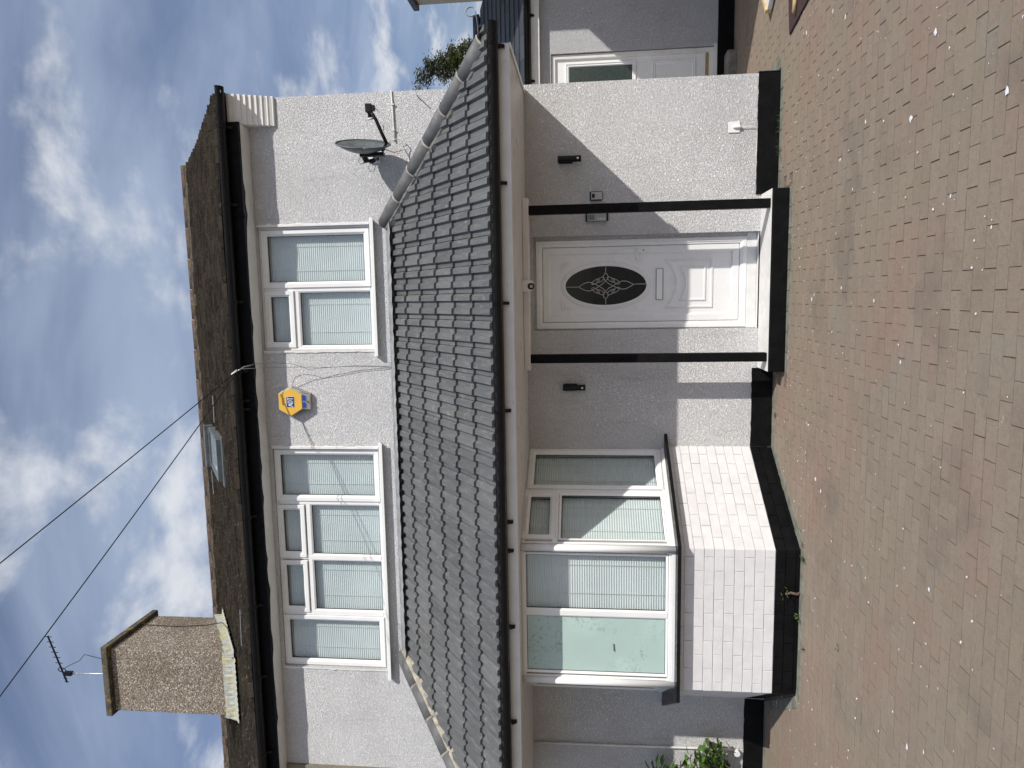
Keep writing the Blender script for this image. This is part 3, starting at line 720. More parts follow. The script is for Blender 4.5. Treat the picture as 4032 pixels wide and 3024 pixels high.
# corbel of creasing tiles at the corner
for i in range(9):
    z=5.035+i*.048
    MB().box(1.79,XR+.004,-.028-.022*i,.05,z,z+.030).build('corbel_tile',M_white2,house,bevel=.004)
MB().prism([(1.795,.0,5.03),(1.795,-.02,5.03),(1.795,-.20,5.45),(1.795,0,5.45)],(XR-1.80,0,0)).build('corbel_core',M_white2,house)
# main roof
SL=.666; ZE=5.722  # z = ZE+SL*y
def rz(y): return ZE+SL*y
YR=3.2
MB().prism([(XL,-.26,rz(-.26)-.06),(XL,YR,rz(YR)-.06),(XL,2*YR+.26,rz(-.26)-.06)],(XR+.03-XL,0,0)).build('roof_core',M_dark,house)
def plain_tiles(x0,x1,parent,name='plain_tiles'):
    dl=math.sqrt(1+SL*SL); vd=Vector((0,1/dl,SL/dl)); nd=Vector((0,-SL/dl,1/dl)); b=MB()
    nc=int((YR+.34)*dl/.1); nw=int((x1-x0)/.167)+2
    for j in range(nc):
        for i in range(-1,nw):
            x=x0+.167*(i+.5*(j%2)); xa,xb=max(x+.0015,x0),min(x+.1655,x1)
            if xb-xa<.02: continue
            sag=-.018*math.sin(math.pi*min(1,j/nc))*1+.012*noise.noise(Vector((x*.8,j*.05,0)))
            lift=random.uniform(-.005,.009)+(random.random()<.10)*.014; sl=random.uniform(-.005,.007)-(random.random()<.03)*.02
            o=Vector((0,-.34,rz(-.34)))+vd*(.1*j+sl)+nd*(.004+sag)
            h0=.026+lift; L_=.135; tw=random.uniform(-.0025,.0025)
            P=[(xa,0,-.004),(xb,0,-.004),(xb,0,h0+tw),((xa+xb)/2,0,h0+.003),(xa,0,h0-tw),(xa,L_,.006),((xa+xb)/2,L_,.008),(xb,L_,.006)]
            vv=[Vector((p[0],0,0))+o+vd*p[1]+nd*p[2] for p in P]
            vv+= [vv[0]+vd*L_,vv[1]+vd*L_]
            b.add(vv,[(0,1,2,3,4),(4,3,6,5),(3,2,7,6),(0,4,5,8),(1,9,7,2)])
    return tag(b.build(name,M_clay,parent,fix=False),kind='stuff')
roof=MB().box(XL,XR,YR-.03,YR+.03,rz(YR)-.1,rz(YR)+.01).build('main_roof',M_mortd,house)
plain_tiles(XL,2.055,roof)
dl=math.sqrt(1+SL*SL)
MB().add([(XL,YR,rz(YR)+.02),(2.05,YR,rz(YR)+.02),(2.05,6.9,rz(-.4)),(XL,6.9,rz(-.4))],[(0,1,2,3)]).build('rear_slope',M_clay,roof,fix=False)
def ridge_run(x0,x1,parent):
    x=x0
    while x>x1:
        l=.46; K=9; vs=[]; e=max(x-l,x1)
        sg=.015*noise.noise(Vector((x*.7,1,1)))
        for xx,r in ((x,.115),(e+.012,.108)):
            for q in range(K):
                t=math.pi*q/(K-1); vs.append((xx,YR-r*math.cos(t),rz(YR)-.005+sg+r*.9*math.sin(t)))
        t_=MB().add(vs,[(q,q+1,K+q+1,K+q) for q in range(K-1)]+[tuple(range(K)),tuple(range(2*K-1,K-1,-1))]).build('ridge_tile',M_ridge,parent,True,bevel=0)
        x=e-.004
    b=MB(); n=int((x0-x1)/.06); vs=[]
    for i in range(n+1):
        xx=x0+(x1-x0)*i/n; vs+=[(xx,YR-.10,rz(YR)+.02),(xx,YR-.125-random.uniform(0,.02),rz(YR)-.055-random.uniform(0,.012))]
    b.add(vs,[(2*i,2*i+1,2*i+3,2*i+2) for i in range(n)]).build('ridge_mortar',M_ridmort,parent,fix=False)
ridge_run(2.05,XL,roof)
MB().prism([(2.058,-.33,rz(-.33)-.02),(2.058,-.33,rz(-.33)-.07),(2.058,YR,rz(YR)-.07),(2.058,YR,rz(YR)-.015)],(.025,0,0)).build('verge_mortar',M_mortd,house)
# skylight
def roofT(x,y,lift=0):
    v=Vector((0,1,SL)).normalized(); u=Vector((1,0,0)); n_=u.cross(v); o=Vector((x,y,rz(y)))+n_*lift
    return Matrix(((u.x,v.x,n_.x,o.x),(u.y,v.y,n_.y,o.y),(u.z,v.z,n_.z,o.z),(0,0,0,1)))
RTm=roofT(-2.22,.93,.0); b=MB(RTm); LW,LH=.54,1.02
sk=b.box(0,LW,0,.055,0,.09).box(0,LW,LH-.055,LH,0,.10).box(0,.05,.056,LH-.056,0,.09).box(LW-.05,LW,.056,LH-.056,0,.09).build('skylight',M_grey,house,bevel=.004)
MB(RTm).box(-.045,LW+.045,-.14,-.001,.0,.035).build('apron_flashing',M_grey,sk)
MB(RTm).box(.051,LW-.051,.056,LH-.056,.068,.074).build('pane',plain('skylight glass',(.35,.40,.45),.05,.05),sk)
MB(RTm).box(-.02,LW+.02,LH+.001,LH+.09,.03,.15).build('top_cover',M_grey,sk,bevel=.01)
b=MB(); b.tube([(-1.55,1.35,rz(1.35)+.06),(-1.20,1.36,rz(1.36)+.055)],.006,5); b.tube([(-3.9,.02,rz(.02)+.06),(-3.45,-.02,rz(-.02)+.055)],.006,5); b.tube([(-2.4,2.2,rz(2.2)+.06),(-2.75,2.2,rz(2.2)+.055)],.006,5)
b.build('slipped_tile_clip',M_steel,roof)
# chimney
CX0,CX1,CY0,CY1=-5.47,-4.595,1.10,2.12
ch=MB().box(CX0,CX1,CY0,CY1,6.3,8.235).build('chimney',M_chim,house,bevel=.01)
MB().box(CX0-.045,CX1+.06,CY0-.075,CY1+.07,8.236,8.325).build('coping',M_cap,ch,bevel=.012)
MB().prism([(CX0,CY0+.05,8.326),(CX1,CY0+.05,8.326),(CX1-.2,CY0+.35,8.40),(CX0+.2,CY0+.35,8.40)],(0,.5,0)).build('flaunching',M_cap,ch)
MB().tube([(-5.30,1.5,8.33),(-5.30,1.5,8.62)],.115,16,r1=.09).build('chimney_pot',M_terra,ch,True)
def apron():
    b=MB(); n=40; vs=[]
    for i in range(n+1):
        x=CX0-.03+(CX1-CX0+.05)*i/n; w=.004*math.sin(i*1.9)+random.uniform(-.003,.003)
        yb=CY0-.15-.01*noise.noise(Vector((i*.3,0,0)))
        vs+=[(x,CY0-.012,rz(CY0)+.20+w),(x,CY0-.02+w,rz(CY0)+.09),(x,CY0-.035,rz(CY0)+.045),(x,yb,rz(yb)+.048+w)]
    b.add(vs,[(i*4+q,i*4+q+1,(i+1)*4+q+1,(i+1)*4+q) for i in range(n) for q in range(3)])
    vs=[]
    for i in range(n+1):
        yy=CY0-.12+(CY1-CY0+.2)*i/n; w=.004*math.sin(i*1.7)
        vs+=[(CX1+.012,yy,rz(yy)+.16+.03*(i%10)/10),(CX1+.02+w,yy,rz(yy)+.06),(CX1+.13+random.uniform(0,.01),yy,rz(yy)+.050+w)]
    b.add(vs,[(i*3+q,i*3+q+1,(i+1)*3+q+1,(i+1)*3+q) for i in range(n) for q in range(2)])
    b.add([(CX0-.03,CY0-.06,rz(CY0)+.02),(CX0-.03,CY0+.12,rz(CY0)+.12),(CX0-.015,CY0+.10,rz(CY0)+.30),(CX0-.015,CY0-.01,rz(CY0)+.22)],[(0,1,2,3)])
    b.build('chimney_flashing',M_flash,ch,fix=False)
apron()
# ---------------------------------------------------------------- adjoining house to the left
nb=empty('neighbour_house',(-6.5,3,0),'adjoining cream pebbledashed house just visible past the left end of the white wall','house')
wall('front_wall',M_cream,-9,XL-.003,0,5.55,-.03,.25,[],nb)
nroof=MB().box(-9,XL-.01,YR-.03,YR+.03,rz(YR)-.1,rz(YR)+.01).build('roof',M_mortd,nb)
plain_tiles(-8.4,XL-.002,nroof); ridge_run(XL-.01,-8.4,nroof)
MB().prism([(-8.8,-.26,rz(-.26)-.06),(-8.8,YR,rz(YR)-.06),(-8.8,2*YR+.26,rz(-.26)-.06)],(8.8+XL-.005,0,0)).build('roof_core',M_dark,nb)

# ---------------------------------------------------------------- side extension
ext=empty('side_extension',(3.4,3.4,0),'grey pebbledashed single storey extension with slate roof and side door, set back in shade','extension')
YE=2.34
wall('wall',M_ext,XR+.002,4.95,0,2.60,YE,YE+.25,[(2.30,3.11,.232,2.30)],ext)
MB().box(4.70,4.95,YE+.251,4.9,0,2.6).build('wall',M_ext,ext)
b=MB(); b.box(XR+.016,4.95,YE-.014,YE+.004,-.01,.192); b.build('plinth',M_black,ext)
MB().box(XR+.05,4.99,2.225,2.245,2.435,2.545).build('fascia_board',M_white2,ext,bevel=.004)
MB().box(XR+.05,4.98,2.246,YE-.001,2.440,2.452).build('soffit',M_white2,ext)
gutter(XR+.05,5.05,2.165,2.605,.058,parent=ext)
for xx in (2.75,3.55,4.2): bracket(xx,2.165,2.602,.058,ext)
ed=MB(T_at(0,YE+.03,0)).ring(2.31,3.10,.235,2.295,[(0,.08),(0,0),(.05,0),(.058,.02),(.058,.08)]).build('side_door',M_white2,ext)
MB().box(2.365,3.045,YE+.060,YE+.085,.33,2.24).build('door_leaf',M_door,ed)
MB().box(2.365,3.045,YE+.045,YE+.09,.275,.325).build('threshold_bar',M_gold,ed,bevel=.004)
MB().box(2.30,3.13,YE-.03,YE+.03,.200,.234).build('door_cill',M_white2,ed,bevel=.003)
MB().ring(2.40,3.00,1.20,2.115,[(0,YE+.061),(.004,YE+.044),(.016,YE+.040),(.024,YE+.052),(.040,YE+.046),(.055,YE+.061)]).build('pane_moulding',M_door,ed)
MB().box(2.452,2.948,YE+.054,YE+.0585,1.255,2.06).build('door_pane',plain('side door glass',(.035,.05,.047),.08,.2,30),ed)
MB().ring(2.44,2.98,.45,1.00,[(0,YE+.061),(.004,YE+.048),(.014,YE+.046),(.022,YE+.056),(.034,YE+.052),(.05,YE+.061)]).build('panel_moulding',M_door,ed)
sl=MB()
def slme():
    return MB().box(0,.296,0,.34,.004,.013)
sm=slme().mesh('slate'); sm.materials.append(M_slate)
RY,RZ=3.60,3.42; EA=Vector((4.05,RY,RZ)); EB=Vector((4.98,2.11,2.60)); e_d=EB-EA; en=Vector((-e_d.y,e_d.x,0)).normalized()
if en.x<0: en=-en
eroof=MB().prism([(2.1,2.15,2.59),(4.95,2.15,2.59),(4.04,RY,RZ-.02),(2.1,RY,RZ-.02)],(0,0,-.03)).build('roof',M_dark,ext)
MB().add([(4.955,2.16,2.585),(4.955,4.9,2.585),(4.05,RY,RZ-.03)],[(0,1,2)]).build('end_slope',M_slate,ext,fix=False)
MB().add([(2.1,RY,RZ-.02),(4.04,RY,RZ-.02),(4.95,4.9,2.59),(2.1,4.9,2.59)],[(3,2,1,0)]).build('rear_slope',M_slate,ext,fix=False)
vd=Vector((0,RY-2.11,RZ-2.60)).normalized(); ns=int((Vector((0,RY-2.11,RZ-2.60)).length)/.155)
ud=Vector((1,0,0)); nd=ud.cross(vd)
slme2=MB()
# each slate is tilted so its tail sits proud of the course below
q0=MB(); q0.add([(0,0,.010),(.296,0,.010),(.296,0,.024),(0,0,.024),(0,.17,.000),(.296,.17,0),(.296,.17,.012),(0,.17,.012)],[(0,1,2,3),(3,2,6,7),(0,3,7,4),(1,5,6,2)])
sm=q0.mesh('slate'); sm.materials.append(M_slate)
slope((2.1,2.10,2.605),(1,0,0),vd,10,ns,[(EA,en),(Vector((2.09,0,0)),Vector((-1,0,0))),(Vector((0,RY,0)),Vector((0,1,0)))],eroof,sm,.30,.155,M_slate,'slate',.001,.5)
b=MB(); K=7
for i in range(5):
    x0=2.1+i*.40; b=MB(); vs=[]
    for xx in (x0,x0+.392):
        for q in range(K): t=math.pi*q/(K-1); vs.append((xx,RY-.11*math.cos(t),RZ-.03+.11*math.sin(t)))
    b.add(vs,[(q,q+1,K+q+1,K+q) for q in range(K-1)]+[tuple(range(K)),tuple(range(2*K-1,K-1,-1))]).build('ridge_tile',M_slate,ext,True)

# ---------------------------------------------------------------- neighbour on the right (mostly outside the frame, gives the shade by the side door)
rn=empty('right_neighbour_house',(7,4,0),'beige rendered neighbouring house whose dark guttered corner shows at the right edge','house')
M_beige=plain('beige render',(.42,.38,.30),.9,.1,3,.003,60)
b=MB(); b.box(5.02,8.5,-.80,.83,0,3.5); b.build('side_wing',M_beige,rn)
MB().box(5.02,8.5,.8301,5.4,0,4.70).build('wall',M_beige,rn)
MB().box(4.93,5.06,.84,5.42,4.70,4.80).build('gutter',M_blackg,rn,bevel=.01)

# ---------------------------------------------------------------- things on the walls
def wall_light(x,z,label,g):
    e=empty('wall_light',(x,-.05,z),label,'wall light',g)
    MB().box(x-.040,x+.035,-.028,-.008,z-.03,z+.11).build('backplate',M_blackg,e,bevel=.004)
    MB().tube([(x-.002,-.06,z-.115),(x-.002,-.06,z+.115)],.031,18).build('lamp_tube',M_blackg,e,bevel=0)
    MB().box(x-.018,x+.018,-.05,-.02,z-.02,z+.03).build('bracket',M_blackg,e)
    MB().tube([(x-.002,-.092,z-.083),(x-.002,-.099,z-.083)],.010,12).build('sensor',M_pwhite,e)
    return e
l1=wall_light(1.345,2.012,'slim black cylinder wall light right of the porch posts, above the key safe side','black cylinder wall lights')
l1['label']='black cylinder wall light on the wide panel right of the front door'
l2=copy_thing(l1,(-2.275,0,-.03),'black cylinder wall light between the left porch post and the bay window')
ks=empty('key_safe',(.981,-.02,1.75),'small grey key safe with rounded top beside the right porch post','key safe')
MB().box(.936,1.026,-.045,-.006,1.686,1.815).build('body',M_blackg,ks,bevel=.012)
MB().box(.944,1.018,-.052,-.044,1.690,1.802).build('cover',M_silver,ks,bevel=.008)
MB().box(.962,1.000,-.056,-.051,1.765,1.792).build('button',M_blackg,ks,bevel=.004)
ic=empty('intercom',(.777,-.02,1.745),'silver door intercom panel with speaker slots and three buttons by the door','intercom')
MB().box(.735,.822,-.030,-.006,1.632,1.857).build('body',M_blackg,ic,bevel=.004)
MB().box(.737,.820,-.037,-.0295,1.650,1.840).build('faceplate',M_silver,ic,bevel=.003)
for i in range(6): MB().box(.748,.800,-.0385,-.036,1.770+i*.0105,1.775+i*.0105).build('speaker_slot',M_rubber,ic)
for i in range(3): MB().tube([(.757,-.036,1.675+i*.027),(.757,-.043,1.675+i*.027)],.0085,12).build('button',M_pwhite,ic); 
cc=empty('security_camera',(.104,-.45,2.46),'white dome security camera with black lens under the porch soffit above the door','security camera')
cy=-.36
MB().box(.045,.163,-.44,-.39,2.400,2.459).build('mount_block',M_white,cc,bevel=.008) if False else None
MB().tube([(.104,-.47,2.4585),(.104,-.47,2.425)],.056,20).build('base',M_white,cc,bevel=.003)
b=MB(); prof=[(0,.055),(.02,.056),(.045,.052),(.062,.040),(.070,.022)]
vs=[]
for (dz,r) in prof: vs+=[(.104+r*math.cos(2*math.pi*i/18),-.47+r*math.sin(2*math.pi*i/18),2.4245-dz) for i in range(18)]
b.add(vs,[(a*18+i,a*18+(i+1)%18,(a+1)*18+(i+1)%18,(a+1)*18+i) for a in range(4) for i in range(18)]+[tuple(range(72,90))]).build('dome',M_white,cc,True)
MB().tube([(.100,-.495,2.385),(.098,-.523,2.372)],.032,18).build('lens_ring',M_blackg,cc)
MB().tube([(.098,-.524,2.3715),(.0978,-.527,2.3705)],.016,14).build('lens',M_silver,cc)
wp=empty('cable_outlet',(1.588,-.01,.424),'white square cable outlet plate low on the wall above the black plinth','outlet plate')
MB().box(1.538,1.642,-.010,-.002,.370,.479).build('plate',M_white,wp,bevel=.003)
b=MB(); vs=[]
for (z,r) in ((.442,.002),(.435,.009),(.42,.014),(.372,.017),(.366,.015)): vs+=[(1.588+r*math.cos(2*math.pi*i/12),-.020+r*math.sin(2*math.pi*i/12)*.9,z) for i in range(12)]
b.add(vs,[(a*12+i,a*12+(i+1)%12,(a+1)*12+(i+1)%12,(a+1)*12+i) for a in range(4) for i in range(12)]+[tuple(range(48,60))]).build('cable_shroud',M_white,wp,True)
b=MB(); b.tube([(1.588,-.018,.37),(1.588,-.020,.30),(1.586,-.018,.235),(1.572,-.016,.214),(1.53,-.014,.209),(1.30,-.013,.212),(1.02,-.013,.214)],.0035,6); b.build('cable',M_cable,wp,True)
# alarm box
al=empty('alarm_box',(-1.07,-.04,4.95),'yellow hexagonal alarm box with blue logo panel on the upper wall between the windows','alarm box')
HX=[(-.990,5.135),(-1.150,5.135),(-1.224,5.006),(-1.144,4.874),(-.990,4.874),(-.920,5.000)]
BK=[(-.975,5.15),(-1.165,5.15),(-1.245,5.000),(-1.155,4.80),(-.985,4.80),(-.900,5.000)]
MB().loopring([[(x,-.004,z) for x,z in BK],[(x,-.05,z) for x,z in BK],[(x,-.082,z) for x,z in HX]]).add([(x,-.0815,z) for x,z in HX],[tuple(range(6))]).build('housing',M_agrey,al)
MB().prism([(x*.985-1.07*.015,-.083,z*.985+5.0047*.015) for x,z in HX],(0,-.006,0)).build('cover',M_yell,al,bevel=.003)
MB().prism([(-1.118,-.0902,5.058),(-1.118,-.0902,4.955+.008),(-1.01,-.0902,4.963),(-1.01,-.0902,5.058)],(0,.001,0)).v
MB().box(-1.126,-1.010,-.0915,-.0895,4.958,5.048).build('logo_border',M_pwhite,al)
MB().box(-1.1235,-1.0125,-.0925,-.0912,4.9605,5.0455).build('logo_panel',M_blue,al)
for sx in (0,1):
    x0=-1.142+.080*sx; MB().add([(x0+.004,-.0835,4.868),(x0+.068,-.0835,4.868),(x0+.066-.006*sx,-.0735,4.842),(x0+.006+.008*(1-sx),-.0735,4.842)],[(0,1,2,3)]).build('strobe_lens',M_bluel,al,fix=False)
MB().tube([(-1.07,-.066,4.820),(-1.07,-.071,4.819)],.009,10).build('screw_hole',M_rubber,al)
for sg in (0,1):
    for i in range(7):
        t=(i+.5)/7.5
        p=(Vector((HX[3][0],0,HX[3][1]))*(1-t)+Vector((HX[2][0],0,HX[2][1]))*t) if sg else (Vector((HX[4][0],0,HX[4][1]))*(1-t)+Vector((HX[5][0],0,HX[5][1]))*t)
        q=(Vector((BK[3][0],0,BK[3][1]))*(1-t)+Vector((BK[2][0],0,BK[2][1]))*t) if sg else (Vector((BK[4][0],0,BK[4][1]))*(1-t)+Vector((BK[5][0],0,BK[5][1]))*t)
        MB().tube([(p.x,-.078,p.z-.002),(q.x,-.052,q.z-.002)],.004,4).build('side_louvre',M_rubber,al)
def text(body,size,M,mat,parent,name,ext_=.0006,offset=0,shear=0):
    cu=bpy.data.curves.new(name,'FONT'); cu.body=body; cu.size=size; cu.extrude=ext_; cu.align_x='CENTER'; cu.align_y='CENTER'; cu.offset=offset; cu.space_character=.95
    ob=bpy.data.objects.new(name,cu); COL.objects.link(ob); bpy.context.view_layer.update()
    me=bpy.data.meshes.new_from_object(ob.evaluated_get(bpy.context.evaluated_depsgraph_get())); bpy.data.objects.remove(ob); bpy.data.curves.remove(cu)
    me.materials.clear(); me.materials.append(mat); me.name=name; return inst(name,me,parent,M)
def stroke(b,pts,w):
    for (p,q) in zip(pts,pts[1:]):
        p=Vector(p);q=Vector(q);d=(q-p).normalized();n=Vector((-d.y,d.x))*w/2;p=p-d*w*.22;q=q+d*w*.22
        b.prism([(v.x,-.0928,v.y) for v in (p-n,q-n,q+n,p+n)],(0,-.0012,0))
for nm,x0,pls in (('A',-1.1165,[[(0,0),(.0145,.052),(.029,0)],[(.006,.016),(.023,.016)]]),
                  ('D',-1.0825,[[(.003,0),(.003,.052),(.014,.052),(.024,.043),(.027,.026),(.024,.009),(.014,0),(.003,0)]]),
                  ('T',-1.0495,[[(0,.052),(.029,.052)],[(.0145,.050),(.0145,-.003)]])):
    b=MB()
    for pl_ in pls: stroke(b,[(x0+u,4.977+v) for u,v in pl_],.0070)
    b.build('logo_letter',M_pwhite,al)
# satellite dish
ds=empty('satellite_dish',(1.45,-.1,3.98),'dark grey satellite dish on a wall bracket above the right hip of the porch roof','satellite dish')
def dish():
    # concave oval facing right-front; axis
    ax=Vector((.90,-.34,-.10)).normalized(); upv=Vector((-.02,-.28,.95)); upv=(upv-ax*upv.dot(ax)).normalized(); sd_=ax.cross(upv)
    c=Vector((1.455,-.33,4.012)); nr,na=6,28; F=[];Bk=[]
    for i in range(nr+1):
        r=i/nr
        for k in range(na):
            t=2*math.pi*k/na; p=c+upv*(.262*r*math.sin(t))+sd_*(.235*r*math.cos(t))+ax*(.085*r*r-.03); F.append(p); Bk.append(p-ax*.006)
    b=MB(); n0=(nr+1)*na
    fs=[(i*na+k,i*na+(k+1)%na,(i+1)*na+(k+1)%na,(i+1)*na+k) for i in range(nr) for k in range(na)]
    fs+=[tuple(n0+x for x in reversed(f)) for f in list(fs)]
    fs+=[(nr*na+k,nr*na+(k+1)%na,n0+nr*na+(k+1)%na,n0+nr*na+k) for k in range(na)]
    b.add(F+Bk,fs).build('reflector',M_grey,ds,True,fix=False)
    rim=[c+upv*(.265*math.sin(2*math.pi*k/32))+sd_*(.238*math.cos(2*math.pi*k/32))+ax*.055 for k in range(33)]
    MB().tube(rim,.0065,6).build('rim',M_grey,ds,True)
dish()
MB().tube([(1.495,-.36,3.765),(1.60,-.375,3.81),(1.72,-.385,3.858),(1.765,-.385,3.885),(1.785,-.380,3.905)],.017,10).build('feed_arm',M_blackg,ds,True)
b=MB(); b.tube([(1.785,-.38,3.895),(1.80,-.38,3.93)],.022,10); b.tube([(1.735,-.362,3.918),(1.80,-.372,3.925)],.02,10); b.box(1.79,1.868,-.405,-.355,3.895,3.955); b.box(1.80,1.852,-.40,-.36,3.865,3.896); b.build('receiver',M_blackg,ds,bevel=.004)
MB().tube([(1.728,-.360,3.917),(1.744,-.3625,3.919)],.036,16,r1=.020).build('feed_horn',M_cable,ds,True)
b=MB(); b.tube([(1.43,-.32,4.01),(1.36,-.27,3.99),(1.36,-.18,3.97)],.016,8); b.box(1.385,1.42,-.37,-.31,3.80,4.04); b.tube([(1.40,-.33,4.02),(1.36,-.24,4.03),(1.38,-.20,3.93)],.018,8); b.tube([(1.36,-.27,3.93),(1.42,-.10,3.96),(1.425,-.02,3.965)],.022,8); b.tube([(1.43,-.34,3.82),(1.50,-.36,3.77)],.015,8); b.build('mount',M_blackg,ds,bevel=.003)
MB().box(1.385,1.462,-.022,-.004,3.935,4.045).build('wall_plate',M_pwhite,ds,bevel=.003)
b=MB(); b.tube([(1.86,-.38,3.90),(1.80,-.36,3.83),(1.70,-.35,3.79),(1.62,-.35,3.80)],.0045,5)
b.tube([(1.50,-.33,3.78),(1.56,-.15,3.79),(1.60,-.06,3.76),(1.60,-.04,3.70),(1.55,-.04,3.66),(1.50,-.04,3.68),(1.46,-.12,3.76),(1.48,-.2,3.84)],.005,5)
b.tube([(1.42,-.30,4.03),(1.36,-.29,4.08),(1.33,-.27,4.06),(1.35,-.25,4.0),(1.37,-.2,3.96)],.0045,5)
b.tube([(1.36,-.18,3.98),(1.32,-.16,4.02),(1.28,-.15,4.01),(1.28,-.15,3.965),(1.33,-.15,3.95),(1.36,-.17,3.965)],.0045,5); b.build('cable_loop',M_cable,ds,True)
cbk=empty('conduit',(1.83,-.01,3.79),'thin white cable conduit running from the dish to the right corner of the upper wall','cable')
MB().tube([(2.09,-.006,3.798),(1.95,-.012,3.790),(1.72,-.012,3.783),(1.585,-.012,3.778)],.0075,8).build('conduit_pipe',M_cable,cbk,True)
for x in (1.95,1.70): MB().box(x-.007,x+.007,-.026,-.004,3.774,3.800).build('clip',M_cable,cbk)
nl=MB().tube([(2.007,.0,3.520),(2.005,-.10,3.512)],.006,6).build('wall_hook',M_grey); tag(nl,'short rusty metal hook sticking out of the upper wall near its right edge','hook')
# TV antenna
an=empty('tv_antenna',(-5.27,1.62,8.4),'rod television aerial on a mast rising from the chimney','antenna')
MB().tube([(-5.25,1.63,8.42),(-5.26,1.6,9.26)],.014,8).build('mast',M_steel,an,True)
A=Vector((-5.40,1.6,9.33));B=Vector((-4.70,1.6,9.56)); d=(B-A).normalized(); pn=Vector((-d.z,0,d.x)); el=(pn*.85+Vector((0,.5,0))).normalized()
MB().tube([A,B],.012,6).build('boom',M_blackg,an)
MB().box(-5.285,-5.235,1.57,1.63,9.24,9.36).build('clamp',M_blackg,an)
for t in (.02,.09,.42,.54,.65,.76,.87,.98):
    p=A+(B-A)*t; l=.135 if t>.1 else .07; MB().tube([p-el*l,p+el*l],.006,5).build('element',M_blackg,an)
p=A+(B-A)*.27; MB().tube([p+el*.15*math.sin(2*math.pi*i/16)+d*.035*math.cos(2*math.pi*i/16)*(1) for i in range(17)],.0065,5).build('dipole',M_blackg,an)
b=MB(); b.tube([p,(-5.12,1.55,9.25),(-5.0,1.5,9.02),(-4.88,1.45,8.9),(-4.80,1.3,8.75),(-4.74,1.1,8.35)],.0045,5); b.tube([(-4.535,1.75,8.30),(-4.585,1.80,8.1),(-4.583,1.78,7.7),(-4.583,1.85,7.3),(-4.56,1.90,7.08),(-4.45,1.5,6.78),(-4.42,.9,6.38),(-4.3,.5,6.12)],.0045,5); b.build('aerial_lead',M_blackg,an,True)
# overhead wires
HK=Vector((-.69,-.36,5.415))
hk=empty('cable_anchor',HK,'wire anchor hook tied to the black gutter above the gap between the upper windows','cable anchor')
MB().tube([(-.66,-.23,5.33),(-.665,-.33,5.375),(-.69,-.37,5.40),(-.70,-.38,5.42)],.006,6).build('hook',M_steel,hk,True)
MB().tube([(-.695,-.39,5.42),(-.735,-.43,5.462)],.010,8).build('ferrule',M_cable,hk,True)
def wire(e,sag,label):
    e=Vector(e); pts=[]
    for i in range(25):
        t=i/24; pts.append(HK+(e-HK)*t-Vector((0,0,sag*4*t*(1-t))))
    o=MB().tube(pts,.0048,6).build('overhead_wire',M_blackg,None,True); tag(o,label,'wire','overhead wires'); return o
wire(WE1:=(-5.2,-3.2,7.35),.02,'upper black overhead wire leaving the roof edge near the skylight') if False else None
def build_wires():
    # directions taken from the hook to two points far up on the left, towards the street
    wire((-2.54,-3.35,6.83),.015,'black overhead wire, the higher of two, crossing open sky from the gutter hook')
    wire((-3.29,-3.35,6.31),.02,'black overhead wire, the lower of two, passing in front of the television aerial')
build_wires()
dc=empty('drop_cable',(-.7,-.02,4.6),'thin grey telephone cables hanging from the gutter hook down the upper wall','cable')
b=MB(); b.tube([(-.665,-.34,5.38),(-.645,-.25,5.30),(-.64,-.16,5.15),(-.65,-.12,5.0),(-.69,-.10,4.85),(-.72,-.10,4.78),(-.705,-.08,4.6),(-.69,-.05,4.3),(-.70,-.02,4.0),(-.715,-.01,3.87)],.0026,5)
b.tube([(-.685,-.36,5.38),(-.685,-.22,5.20),(-.69,-.14,4.9),(-.70,-.10,4.6),(-.695,-.06,4.3),(-.71,-.02,3.88)],.0024,5); b.build('cable_strand',M_grey,dc,True)
# downpipe conduit and fitting on the lower left wall
pc=empty('pipe',(-4.87,-.02,1.3),'thin white pipe running down the lower left wall to a round fitting','pipe')
MB().tube([(-4.885,-.018,2.455),(-4.875,-.018,1.40),(-4.864,-.018,.76),(-4.862,-.018,.30)],.013,8).build('pipe_run',M_cable,pc,True)
MB().tube([(-4.885,-.005,.275),(-4.885,-.06,.275)],.034,18).build('round_cap',M_pwhite,pc,bevel=.006)

# ---------------------------------------------------------------- plants
def leaf_mesh(l,w,name='leaf',mat=M_leaf):
    b=MB(); P=[(0,0,0),(w*.32,l*.25,.04*l),(w*.5,l*.5,.05*l),(w*.3,l*.8,.02*l),(0,l,-.05*l),(-w*.3,l*.8,.02*l),(-w*.5,l*.5,.05*l),(-w*.32,l*.25,.04*l),(0,l*.5,-.02*l)]
    b.add(P,[(0,1,2,8),(8,2,3,4),(8,4,5,6),(0,8,6,7)]); me=b.mesh(name); me.materials.append(mat); return me
LM=[leaf_mesh(.105,.058),leaf_mesh(.080,.046),leaf_mesh(.125,.064)]
shr=empty('climbing_shrub',(-5.3,-.25,0),'leafy green shrub climbing at the far left end of the lower wall','shrub')
stems=MB(); tips=[]
for i in range(20):
    bx,by=-5.25+random.uniform(-.25,.3),-.30+random.uniform(-.12,.1); tx=-4.93+random.uniform(-.17,.20); tz=random.uniform(.5,1.32)
    if tx>-4.90: tz=random.uniform(.50,.90)
    if tx>-4.80 : tx=random.uniform(-4.86,-4.68); tz=random.uniform(.46,.66)
    ty=-.16+random.uniform(-.10,.09)
    pts=[Vector((bx,by,.0)),Vector((bx*.6+tx*.4,by,tz*.45)),Vector((bx*.25+tx*.75,(by+ty)/2,tz*.8)),Vector((tx,ty,tz))]
    stems.tube(pts,.006,5,r1=.0025); tips.append(pts)
stems.build('stems',M_bark,shr,True)
cnt=0
